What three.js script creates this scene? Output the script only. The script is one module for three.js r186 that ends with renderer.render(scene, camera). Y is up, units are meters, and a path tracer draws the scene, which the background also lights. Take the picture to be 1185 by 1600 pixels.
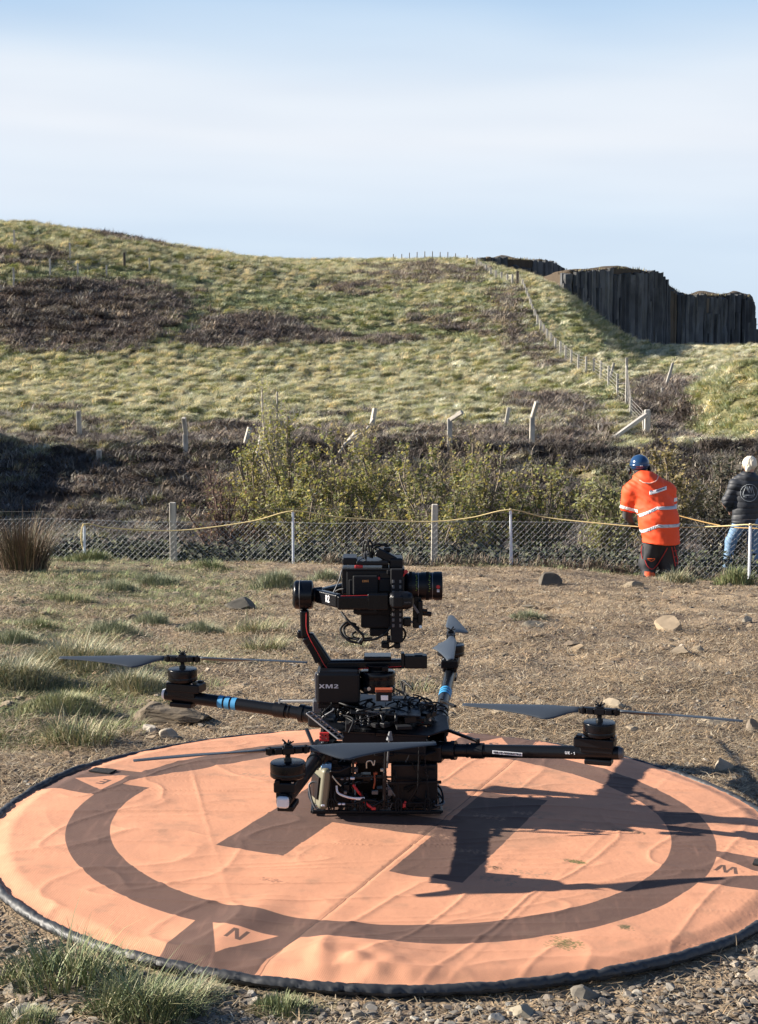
import * as THREE from 'three';
import { RoundedBoxGeometry } from 'three/addons/geometries/RoundedBoxGeometry.js';
import { TextGeometry } from 'three/addons/geometries/TextGeometry.js';
import { FontLoader } from 'three/addons/loaders/FontLoader.js';
import { mergeGeometries } from 'three/addons/utils/BufferGeometryUtils.js';

// ---------------------------------------------------------------- camera, sky, sun, exposure
const scene = new THREE.Scene();
const FPX = 2392, CU = 592.5, CV = 800, EYE = 1.475, PITCH = -6.09 * Math.PI / 180;   // focal length of the photograph in its pixels
const camera = new THREE.PerspectiveCamera(2 * Math.atan(800 / FPX) * 180 / Math.PI, 1185 / 1600, 0.05, 4000);
camera.position.set(0, EYE, 0);
camera.rotation.x = PITCH;
const renderer = new THREE.WebGLRenderer({ antialias: true });
renderer.toneMapping = THREE.LinearToneMapping;
renderer.toneMappingExposure = 2.55;
renderer.shadowMap.enabled = true;
{ // clear spring sky: thin uneven white veil low down, deeper blue overhead
  const W = 2048, H = 1024, data = new Float32Array(W * H * 4);
  const hs = (i, j) => { let h = Math.imul(i, 374761393) + Math.imul(j, 668265263) | 0; h = Math.imul(h ^ (h >>> 13), 1274126177); return ((h ^ (h >>> 16)) >>> 0) / 4294967296; };
  const nz = (x, y, p) => { const i = Math.floor(x), j = Math.floor(y), u = x - i, v = y - j, a = u * u * (3 - 2 * u), b = v * v * (3 - 2 * v), m = (q) => ((q % p) + p) % p, l = (s, e, t) => s + (e - s) * t; return l(l(hs(m(i), j), hs(m(i + 1), j), a), l(hs(m(i), j + 1), hs(m(i + 1), j + 1), a), b) - .5; };
  const stops = [[-90, .16, .14, .12], [-3, .34, .36, .38], [0, .63, .745, .87], [3.2, .65, .77, .905], [5, .72, .81, .92], [7.5, .80, .85, .925], [9.6, .76, .83, .92], [11, .64, .76, .90], [12.6, .49, .66, .865], [18, .28, .42, .68], [30, .12, .22, .44], [55, .055, .12, .28], [90, .035, .085, .22]];
  for (let j = 0; j < H; j++) {
    const el0 = ((j + .5) / H - .5) * 180;
    for (let i = 0; i < W; i++) {
      const o = (j * W + i) * 4, f = i / W, w = el0 > 0 ? Math.min(1, el0 / 3) * Math.max(0, 1 - el0 / 40) : 0;
      const el = el0 + w * (2.6 * nz(f * 24, el0 * .22, 24) + 1.1 * nz(f * 72 + el0 * .3, el0 * .9, 72));   // the veil wavers
      let k = 0; while (k < stops.length - 2 && el > stops[k + 1][0]) k++;
      const a = stops[k], b = stops[k + 1], t = Math.min(1, Math.max(0, (el - a[0]) / (b[0] - a[0])));
      const wisp = w * (.05 * nz(f * 60 + el0 * .5, el0 * 1.6, 60) + .025 * nz(f * 160 + el0, el0 * 4, 160));
      for (let c = 0; c < 3; c++) data[o + c] = (a[1 + c] + (b[1 + c] - a[1 + c]) * t) * (1 + wisp * [1.25, 1, .6][c]) / 2.45;
      data[o + 3] = 1;
    }
  }
  const sky = new THREE.DataTexture(data, W, H, THREE.RGBAFormat, THREE.FloatType);
  sky.mapping = THREE.EquirectangularReflectionMapping; sky.magFilter = sky.minFilter = THREE.LinearFilter; sky.wrapS = THREE.RepeatWrapping; sky.needsUpdate = true;
  scene.background = sky; scene.environment = sky;
}
const SUN = new THREE.Vector3(-.897, .405, -.172).normalize();
const sun = new THREE.DirectionalLight(new THREE.Color(1, .91, .785), 5);
sun.position.copy(SUN).multiplyScalar(120); sun.target.position.set(0, 0, -8); scene.add(sun, sun.target);
sun.castShadow = true; sun.shadow.mapSize.set(4096, 4096); sun.shadow.radius = 1;
Object.assign(sun.shadow.camera, { left: -30, right: 30, top: 30, bottom: -30, near: 1, far: 400 });

// ---------------------------------------------------------------- helpers
let seed = 7; const rnd = () => { seed = (seed + 0x6D2B79F5) | 0; let t = Math.imul(seed ^ (seed >>> 15), 1 | seed); t = (t + Math.imul(t ^ (t >>> 7), 61 | t)) ^ t; return ((t ^ (t >>> 14)) >>> 0) / 4294967296; };
const rr = (a, b) => a + (b - a) * rnd();
const gs = () => (rnd() + rnd() + rnd() - 1.5) / 1.5;
const V = (x, y, z) => new THREE.Vector3(x, y, z);
const sm = (a, b, x) => { const t = Math.min(1, Math.max(0, (x - a) / (b - a))); return t * t * (3 - 2 * t); };
const lerp = (a, b, t) => a + (b - a) * t;
const hash = (i, j) => { let h = Math.imul(i, 374761393) + Math.imul(j, 668265263) | 0; h = Math.imul(h ^ (h >>> 13), 1274126177); return ((h ^ (h >>> 16)) >>> 0) / 4294967296; };
function vn(x, y) { const i = Math.floor(x), j = Math.floor(y), fx = x - i, fy = y - j, u = fx * fx * (3 - 2 * fx), v = fy * fy * (3 - 2 * fy); return lerp(lerp(hash(i, j), hash(i + 1, j), u), lerp(hash(i, j + 1), hash(i + 1, j + 1), u), v) * 2 - 1; }
function fbm(x, y, o = 4) { let s = 0, a = .5; for (let k = 0; k < o; k++) { s += a * vn(x + k * 17.3, y - k * 9.1); x *= 2.03; y *= 2.03; a *= .5; } return s; }
function pvn(x, y, p) { const m = (q) => ((q % p) + p) % p, i = Math.floor(x), j = Math.floor(y), fx = x - i, fy = y - j, u = fx * fx * (3 - 2 * fx), v = fy * fy * (3 - 2 * fy); return lerp(lerp(hash(m(i), m(j) + 97), hash(m(i + 1), m(j) + 97), u), lerp(hash(m(i), m(j + 1) + 97), hash(m(i + 1), m(j + 1) + 97), u), v) * 2 - 1; }
function pfbm(x, y, p, o) { let s = 0, a = .5; for (let k = 0; k < o; k++) { s += a * pvn(x, y, p); x *= 2; y *= 2; p *= 2; a *= .5; } return s; }
function tex(n, fn, srgb, rx = 1, ry = 1) {
  const d = new Uint8Array(n * n * 4);
  for (let j = 0; j < n; j++) for (let i = 0; i < n; i++) { const c = fn(i / n, j / n), o = (j * n + i) * 4; for (let k = 0; k < 3; k++) d[o + k] = Math.max(0, Math.min(255, (Array.isArray(c) ? c[k] : c) * 255)); d[o + 3] = 255; }
  const t = new THREE.DataTexture(d, n, n); t.wrapS = t.wrapT = THREE.RepeatWrapping; t.magFilter = THREE.LinearFilter; t.minFilter = THREE.LinearMipmapLinearFilter; t.generateMipmaps = true; t.repeat.set(rx, ry);
  if (srgb) t.colorSpace = THREE.SRGBColorSpace; t.needsUpdate = true; return t;
}
const lin = (r, g, b) => new THREE.Color().setRGB(r, g, b);
const std = (c, roughness = .6, metalness = 0, more = {}) => new THREE.MeshStandardMaterial({ color: Array.isArray(c) ? lin(...c) : c, roughness, metalness, side: THREE.DoubleSide, ...more });
const used = {};
const numbered = (n) => { const k = used[n] = (used[n] ?? -1) + 1; return k ? n + '_' + String(k).padStart(3, '0') : n; };
function shade(o) { o.traverse((m) => { if (m.isMesh) { m.castShadow = m.receiveShadow = true; } }); return o; }
function part(name, geo, mat, parent) { if (Array.isArray(geo)) geo = merge(geo); const m = new THREE.Mesh(geo, mat); m.name = name; m.castShadow = m.receiveShadow = true; parent.add(m); return m; }
function thing(name, label, category, group) { const o = new THREE.Group(); o.name = numbered(name); o.userData = { label, category }; if (group) o.userData.group = group; scene.add(o); return o; }
function one(name, geo, mat, label, category, group) { if (Array.isArray(geo)) geo = merge(geo); const m = new THREE.Mesh(geo, mat); m.name = numbered(name); m.castShadow = m.receiveShadow = true; m.userData = { label, category }; if (group) m.userData.group = group; scene.add(m); return m; }
function merge(list) {
  list = list.map((g) => { g = g.index ? g.toNonIndexed() : g; for (const k of Object.keys(g.attributes)) if (!['position', 'normal', 'uv', 'color'].includes(k)) g.deleteAttribute(k); if (!g.attributes.uv) g.setAttribute('uv', new THREE.BufferAttribute(new Float32Array(g.attributes.position.count * 2), 2)); return g; });
  const anyC = list.some((g) => g.attributes.color);
  if (anyC) for (const g of list) if (!g.attributes.color) g.setAttribute('color', new THREE.BufferAttribute(new Float32Array(g.attributes.position.count * 3).fill(1), 3));
  return list.length === 1 ? list[0] : mergeGeometries(list, false);
}
const box = (x, y, z, w, h, d, r = .003) => { const g = r > 0 ? new RoundedBoxGeometry(w, h, d, 1, Math.min(r, w * .45, h * .45, d * .45)) : new THREE.BoxGeometry(w, h, d); g.translate(x, y, z); return g; };
const UP = V(0, 1, 0);
function cyl(a, b, r0, r1 = r0, n = 14, open = false) { const d = b.clone().sub(a), L = d.length(); const g = new THREE.CylinderGeometry(r1, r0, L, n, 1, open); g.translate(0, L / 2, 0); g.applyQuaternion(new THREE.Quaternion().setFromUnitVectors(UP, d.normalize())); g.translate(a.x, a.y, a.z); return g; }
function bar(a, b, w, h, r = .002) { const d = b.clone().sub(a), L = d.length(); const g = new RoundedBoxGeometry(w, h, L, 1, Math.min(r, w * .4, h * .4)); const m = new THREE.Matrix4().lookAt(a, b, Math.abs(d.y) > .98 * L ? V(1, 0, 0) : UP); g.applyMatrix4(m); g.translate((a.x + b.x) / 2, (a.y + b.y) / 2, (a.z + b.z) / 2); return g; }
const tube = (pts, r, seg = pts.length * 6, n = 6, closed = false) => new THREE.TubeGeometry(new THREE.CatmullRomCurve3(pts, closed), seg, r, n, closed);
// pixel of the photograph -> direction; its distance comes from d (metres ahead) or from the ground
const cP = Math.cos(PITCH), sP = Math.sin(PITCH);
function at(u, v, d) { const x = (u - CU) / FPX, y = -(v - CV) / FPX; const yy = y * cP + sP, zz = -(cP - y * sP); const t = d / -zz; return V(x * t, EYE + yy * t, -d); }
function proj(x, y, z) { const Y = y - EYE, zc = -z * cP + Y * sP; const yv = Y * cP + z * sP; return [CU + FPX * x / zc, CV - FPX * yv / zc]; }

// ---------------------------------------------------------------- terrain
function curve(pts) { // monotone cubic through the points
  const n = pts.length, m = []; const dx = [], s = [];
  for (let i = 0; i < n - 1; i++) { dx.push(pts[i + 1][0] - pts[i][0]); s.push((pts[i + 1][1] - pts[i][1]) / dx[i]); }
  for (let i = 0; i < n; i++) m.push(i === 0 ? s[0] : i === n - 1 ? s[n - 2] : s[i - 1] * s[i] <= 0 ? 0 : 2 / (1 / s[i - 1] + 1 / s[i]));
  return (x) => { if (x <= pts[0][0]) return pts[0][1]; if (x >= pts[n - 1][0]) return pts[n - 1][1]; let i = 0; while (x > pts[i + 1][0]) i++; const h = dx[i], t = (x - pts[i][0]) / h, t2 = t * t, t3 = t2 * t; return (2 * t3 - 3 * t2 + 1) * pts[i][1] + (t3 - 2 * t2 + t) * h * m[i] + (-2 * t3 + 3 * t2) * pts[i + 1][1] + (t3 - t2) * h * m[i + 1]; };
}
const near = [[-80, .4], [0, 0], [4, 0], [6.5, -.02], [9, -.19], [12, -.45], [15, -.72], [16.6, -.90], [17.3, -1.06], [18.3, -1.42], [20, -1.6], [24, -2.3], [28, -2.95], [36, -3.25], [40, -2.9], [43, -2.25], [45.5, -1.8]];
const profM = curve([...near, [48, -1.68], [60, -1.15], [75, -.45], [95, 1.2], [110, 3.2], [130, 5.6], [160, 8.6], [200, 11.7], [240, 14.7], [275, 15.6], [340, 15], [500, 5], [1500, -60]]);
const profL = curve([...near, [48, -1.65], [60, -1.05], [75, -.35], [90, 1.5], [97, 4.1], [104, 6.3], [120, 9.2], [140, 12.0], [155, 13.4], [175, 14.9], [200, 15.7], [260, 14], [500, 0], [1500, -60]]);
const profR = curve([...near, [48, -1.8], [56, -1.8], [62, -1.2], [80, -.55], [110, .15], [150, .85], [190, 1.25], [230, 1.0], [300, -2], [500, -14], [1500, -60]]);
const fenceA = curve([[40, .185], [48, .176], [60, .157], [80, .141], [100, .118], [125, .104], [150, .096], [170, .09], [240, .06], [300, .05]]);
function tuss(x, z) { // grass mounds: jittered cells, 0..1 and the centre of the strongest
  const q = .95, i = Math.floor(x / q), j = Math.floor(z / q); let best = 0, bx = 0, bz = 0;
  for (let a = -1; a <= 1; a++) for (let b = -1; b <= 1; b++) { const h = hash(i + a, j + b), cx = (i + a + .15 + .7 * h) * q, cz = (j + b + .15 + .7 * hash(i + a + 71, j + b)) * q, r = .38 + .3 * hash(i + a, j + b + 53), k = 1 - ((x - cx) ** 2 + (z - cz) ** 2) / (r * r); if (k > 0) { const m = Math.sqrt(k) * (.35 + .65 * hash(i + a + 9, j + b + 9)); if (m > best) { best = m; bx = cx; bz = cz; } } }
  return [best, bx, bz];
}
const PADX = .035, PADZ = -4.572, TILT = .0185;
function H(x, z) {
  const d = -z, dd = Math.max(d, 4), a = x / dd;
  let y;
  const wl = Math.max(0, Math.min(1, (-.035 - a - .015 * vn(d * .06, 3.3)) / .2)), wr = sm(0, lerp(.06, .10, sm(110, 185, d)), a - fenceA(d) - .004 + .012 * sm(130, 180, d));
  y = profM(d);
  if (wl > 0) y = lerp(y, profL(d), wl);
  if (wr > 0) y = lerp(y, profR(d), wr);
  const tl = 1 - sm(16, 40, d);
  y += -TILT * Math.max(-9, Math.min(9, x)) * tl;
  if (a > .09 && d > 12 && d < 24) y -= .10 * sm(.09, .24, a) * sm(12, 16, d) * (1 - sm(19, 24, d));
  // unseen knoll added beyond the left edge, to shade the ditch from the sun
  if (d > 18 && d < 54 && x < -9) y += (4.6 + 1.6 * vn(d * .22, 5) + .8 * vn(d * .9, 8)) * Math.exp(-(((x + 16.5) / 3.2) ** 2)) * sm(20, 26, d) * (1 - sm(44, 52, d));
  // hump on the crest left of the rear motor, bank edges wander
  if (d > 36 && d < 50) y += .35 * fbm(x * .12 + 5, d * .1, 3) * sm(36, 40, d);
  // lit mound and hollow at the right
  if (d > 40 && d < 90) { const g = (cx, cd, sx, sd, h) => h * Math.exp(-(((x - cx) / sx) ** 2) - (((d - cd) / sd) ** 2)); y += g(13.7, 58, 1.7, 4.5, 2.1) + g(16, 56, 1.8, 4, 1.6) + g(11.2, 56, 1.1, 4.5, -.9) + g(17, 66, 2.2, 3, 1.6); }
  // grassy shoulder below the crag
  if (d > 110 && d < 230) { const g = (cx, cd, sx, sd, h) => h * Math.exp(-(((x - cx) / sx) ** 2) - (((d - cd) / sd) ** 2)); y += g(24, 150, 5, 9, .7); }
  // roughness
  const pr = Math.hypot(x - PADX, z - PADZ), fl = sm(1.15, 1.7, pr);
  if (d < 30) y += fl * (.04 * fbm(x * .9, z * .9, 3) + (.03 * fbm(x * 3.3, z * 3.3, 3) + .02 * fbm(x * 8.5 + 4, z * 8.5, 3) + .018 * Math.max(0, fbm(x * 2.1 + 31, z * 2.6, 3)) ) * sm(1.2, 1.6, pr)) * (1 - sm(22, 30, d));
  if (d > 20) {
    const w = sm(20, 30, d), t2 = 1 - Math.abs(vn(x * 2.1 + 40, z * 1.7));
    y += w * (tuss(x, z)[0] * .34 * sm(24, 46, d) + .10 * t2 + .5 * fbm(x * .09, z * .07, 3) * sm(50, 90, d) + .3 * fbm(x * .35, z * .3, 2) * sm(80, 130, d));
  }
  return y - .0;
}
function hit(u, v) { // where the line of sight of a pixel meets the ground
  let p0 = 2.6; for (let d = 2.6; d < 400; d *= 1.006) { const p = at(u, v, d); if (p.y < H(p.x, -d)) { let lo = p0, hi = d; for (let k = 0; k < 18; k++) { const mid = (lo + hi) / 2, q = at(u, v, mid); if (q.y < H(q.x, -mid)) hi = mid; else lo = mid; } return at(u, v, hi); } p0 = d; }
  return at(u, v, 300);
}
const G = (x, z) => V(x, H(x, z), z);
// vegetation zones of the hillside, laid out from the photograph: weights of straw, green grass, dead bracken
const blob = (u, v, cu, cv, ru, rv) => { const q = ((u - cu) / ru) ** 2 + ((v - cv) / rv) ** 2; return 1 - sm(.2, 1.6, q); };
const TRACKS = [[[345, 455], [318, 482], [300, 502], [262, 530], [240, 545]], [[320, 480], [380, 470], [470, 478], [560, 470], [640, 482]], [[0, 440], [90, 432], [200, 428], [300, 440]], [[480, 505], [560, 522], [640, 515], [740, 530]]];
function zone(x, z, y) {
  const [u, v] = proj(x, y, z), n = fbm(x * .12, z * .12, 4), n2 = fbm(x * .5 + 9, z * .5, 3), uu = u + 45 * n + 14 * n2, vv = v + 16 * n + 8 * n2, d = -z;
  let br = Math.max(blob(uu, vv, 120, 492, 200, 58), blob(uu, vv, 400, 522, 150, 24), .8 * blob(uu, vv, 215, 370, 70, 10), .4 * blob(uu, vv, 690, 505, 70, 24), .55 * blob(uu, vv, 800, 500, 30, 48), .4 * blob(uu, vv, 665, 428, 95, 15), .6 * blob(uu, vv, 835, 545, 22, 26), .3 * blob(uu, vv, 560, 450, 60, 12), .6 * blob(uu, vv, 30, 400, 60, 18), .6 * blob(uu, vv, 545, 535, 110, 12), .8 * blob(uu, vv, 1050, 640, 55, 50), .7 * blob(uu, vv, 880, 640, 60, 18));  // the faint blob right of centre stands in for a shadow, not bracken
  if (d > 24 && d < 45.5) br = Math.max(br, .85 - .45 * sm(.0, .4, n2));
  if (vv > 645 && vv < 700 && u < 960) br = Math.max(br, .6 * sm(655, 690, vv) + .3 * n2);
  let gr = Math.max(blob(uu, vv, 300, 485, 48, 55), .8 * blob(uu, vv, 500, 480, 170, 32), .9 * blob(uu, vv, 920, 520, 120, 55), .75 * blob(uu, vv, 1000, 600, 220, 50), .6 * blob(uu, vv, 720, 470, 120, 60), .35 + .5 * n, .7 * blob(uu, vv, 130, 430, 120, 10), .9 * blob(uu, vv, 1120, 680, 60, 40));
  let st = Math.max(.95 * blob(uu, vv, 480, 590, 620, 46), .8 * blob(uu, vv, 350, 410, 330, 30), .8 * blob(uu, vv, 1130, 590, 60, 40), .9 * blob(uu, vv, 1080, 545, 140, 14), .45 - .4 * n);
  // trodden sheep tracks through the bracken
  for (const tr of TRACKS) { let m = 1e9; for (let i = 0; i < tr.length - 1; i++) { const [ax, ay] = tr[i], [bx, by] = tr[i + 1], X = bx - ax, Y = by - ay, q = Math.max(0, Math.min(1, ((u - ax) * X + (v - ay) * Y) / (X * X + Y * Y))); m = Math.min(m, Math.hypot(u - ax - X * q, (v - ay - Y * q) * 1.4)); } const k = 1 - sm(5, 15, m + 6 * n2); br *= 1 - k; gr = Math.max(gr, k); st *= 1 - .8 * k; }
  br = Math.max(0, br); gr = Math.max(0, gr * (1 - br)); st = Math.max(.02, st * (1 - br));
  const kk = Math.max(0, Math.min(1, br + .55 * vn(x * .8 + 3, z * .8) * (br > .05 && br < .95 ? 1 : 0))); gr *= (1 - kk) / Math.max(.05, 1 - br); st *= (1 - kk) / Math.max(.05, 1 - br); br = kk; const s = br + gr + st; return [st / s, gr / s, br / s, n, n2];
}
const C_STRAW = [.74, .70, .545], C_GREEN = [.255, .295, .17], C_BRACK = [.27, .20, .155];
// ---------------------------------------------------------------- ground sheet
const soilGrain = (u, v) => { let s = .5 + .55 * pfbm(u * 8, v * 8, 8, 6) + .28 * pvn(u * 210, v * 210, 210) * .6; return s; };
const flecks = (() => { // dry stalks and crumbs, drawn once into a tile
  const n = 1024, f = new Float32Array(n * n); let s0 = seed; seed = 991;
  for (let k = 0; k < 5200; k++) { let x = rnd() * n, y = rnd() * n, a = rnd() * 7, L = rr(6, 34), b = rr(-.5, .75); for (let i = 0; i < L; i++) { x += Math.cos(a); y += Math.sin(a); a += rr(-.06, .06); const q = ((Math.floor(y) % n + n) % n) * n + ((Math.floor(x) % n + n) % n); f[q] = b; f[(q + 1) % (n * n)] = b * .8; } }
  for (let k = 0; k < 2600; k++) { const cx = rnd() * n, cy = rnd() * n, R = rr(1.2, 5), b = rr(-.35, .6); for (let j = -R; j <= R; j++) for (let i = -R; i <= R; i++) if (i * i + j * j < R * R) f[((Math.floor(cy + j) + n) % n) * n + ((Math.floor(cx + i) + n) % n)] = b; }
  seed = s0; return (u, v) => f[Math.floor(v * n) * n + Math.floor(u * n)];
})();
const grainTex = tex(1024, (u, v) => { const g = soilGrain(u, v), f = flecks(u, v); const m = .62 + .34 * (g - .5) + .36 * f; return [m * 1.0, m * (.985 + .03 * f), m * (.97)]; });
const grainBump = tex(1024, (u, v) => .45 + .5 * (soilGrain(u, v) - .5) + .35 * flecks(u, v));
{
  const ds = [], row = (a, b, q) => { for (let d = a; d < b; d *= q) ds.push(d); };
  [-80, -40, -15, -5, -1, .5, 1.4].forEach((d) => ds.push(d)); row(2.1, 20, 1.0085); row(20, 46, 1.011); row(46, 132, 1.0037); row(132, 300, 1.0062); row(300, 1500, 1.06); ds.push(1500);
  const as = []; for (let a = -.31; a <= .3101; a += .62 / 400) as.push(a);
  const side = []; for (let a = .33, q = .03; a < 5; q *= 1.35, a += q) side.push(a); as.unshift(...side.map((a) => -a).reverse()); as.push(...side);
  const nc = as.length, nr = ds.length, pos = new Float32Array(nc * nr * 3), uv = new Float32Array(nc * nr * 2), col = new Float32Array(nc * nr * 3), idx = [];
  for (let j = 0; j < nr; j++) for (let i = 0; i < nc; i++) {
    const d = ds[j], x = as[i] * Math.max(d, 4), z = -d, y = H(x, z), k = j * nc + i; pos.set([x, y, z], k * 3); uv.set([x / 1.7, z / 1.7], k * 2);
    let c;
    if (d < 22) {
      const n = fbm(x * .7, z * .7, 4), n2 = fbm(x * 3.1 + 7, z * 3.1, 4), n3 = fbm(x * 9 + 3, z * 9, 3);
      const [u, v] = proj(x, y, z);
      let gr = Math.max(blob(u + 60 * n, v + 25 * n, 40, 1060, 240, 95), .8 * blob(u + 50 * n, v + 18 * n, 190, 925, 260, 50), .6 * blob(u + 30 * n2, v + 20 * n, 390, 1000, 110, 40), .75 * blob(u, v + 12 * n, 140, 875, 170, 18), .5 * blob(u + 40 * n, v + 20 * n2, 140, 1560, 260, 60), .45 * blob(u, v, 450, 1570, 90, 20)) * (.55 + .9 * Math.max(0, .35 + n2));
      const dry = Math.max(0, Math.min(1, .45 + 1.3 * n2 + .45 * n));
      const so = [.115, .083, .058], dr = [.37, .275, .172], moss = [.13, .15, .065];
      c = [0, 1, 2].map((q) => lerp(lerp(so[q], dr[q], dry), moss[q], Math.min(1, gr)) * (1 + .35 * n3));
    } else {
      const [st, gr, br, n, n2] = zone(x, z, y);
      c = [0, 1, 2].map((q) => ([.30, .26, .15][q] * st + [.14, .15, .06][q] * gr + [.13, .09, .07][q] * br) * (1 + .3 * n2));  // ground under the tussocks coloured darker so the gaps read as shade
    }
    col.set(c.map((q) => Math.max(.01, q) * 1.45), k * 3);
    if (i && j) { const a = k - nc - 1, b = k - nc, e = k - 1; idx.push(a, b, e, b, k, e); }
  }
  const g = new THREE.BufferGeometry(); g.setAttribute('position', new THREE.BufferAttribute(pos, 3)); g.setAttribute('uv', new THREE.BufferAttribute(uv, 2)); g.setAttribute('color', new THREE.BufferAttribute(col, 3)); g.setIndex(idx); g.computeVertexNormals();
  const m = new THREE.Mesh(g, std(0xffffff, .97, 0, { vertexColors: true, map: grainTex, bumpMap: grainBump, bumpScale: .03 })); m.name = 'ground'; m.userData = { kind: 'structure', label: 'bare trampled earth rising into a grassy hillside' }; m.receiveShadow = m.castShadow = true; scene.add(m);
}

// ---------------------------------------------------------------- landing pad
const padY = (x, z) => { // height of the cloth: follows the slope, lies in soft wrinkles
  const X = x - PADX, Z = z - PADZ, r = Math.hypot(X, Z), W = X * .927 + Z * .375, N = -X * .375 + Z * .927;
  let y = -TILT * x + .022 + .008 * (1 - sm(.9, 1.2, r) * .3);
  const low = sm(.2, .7, r);
  y += .004 * fbm(x * 1.6, z * 1.6, 2);
  y += low * .002 * (1 - Math.abs(vn(X * .9 + Z * .35 + 2, Z * 5.2 - X * 1.1))) ** 2;                     // long soft creases
  y += low * .002 * (1 - Math.abs(vn(X * 6 - Z * 3.4 + 11, Z * 1.7 + X * 1.2))) ** 2 * sm(.5, 1.1, r);
  const wp = .5 * vn(X * 2.2, Z * 2.2); y += .0005 * fbm(x * 9, z * 9, 2) + .0034 * (1 - Math.abs(vn(X * 1.6 + 31 + Z, Z * 8 + wp))) ** 14 + .003 * low * (1 - Math.abs(vn(X * 6 + Z * 3.5 + 60, Z * 2.4 - X * 2 + wp))) ** 14 + .002 * (1 - Math.abs(vn(X * 3 + 11, Z * 17 + wp * 2))) ** 9;
  for (const [nx, nz, o] of [[.2, .98, .35], [-.35, .94, -.2], [.9, .43, .62], [.97, -.2, -.55], [.5, .86, .78]]) y += .0017 * Math.exp(-(((X * nx + Z * nz - o + .01 * wp) / .007) ** 2)) * (.5 + .5 * vn(X * 3 + o * 9, Z * 3));
  y += -.002 * Math.exp(-(((W - .14) / .006) ** 2)) + .0025 * Math.exp(-(((W - .14) / .05) ** 2));             // seam
  const b = Math.exp(-(((W - .30) / .19) ** 2) - (((N - 1.02) / .13) ** 2)); y += .024 * b * (1 - Math.exp(-(((W - .06) / .10) ** 2)) * .65) * (1 + .7 * vn(X * 9, Z * 7) + .3 * vn(X * 23, Z * 19)); // cloth pushed up in front
  y += .035 * Math.exp(-(((W + .03) / .07) ** 2) - (((N - .93) / .20) ** 2)) * .4;
  y -= .013 * sm(1.13, 1.2, r);
  return y;
};
const PR = 1.2;
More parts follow.
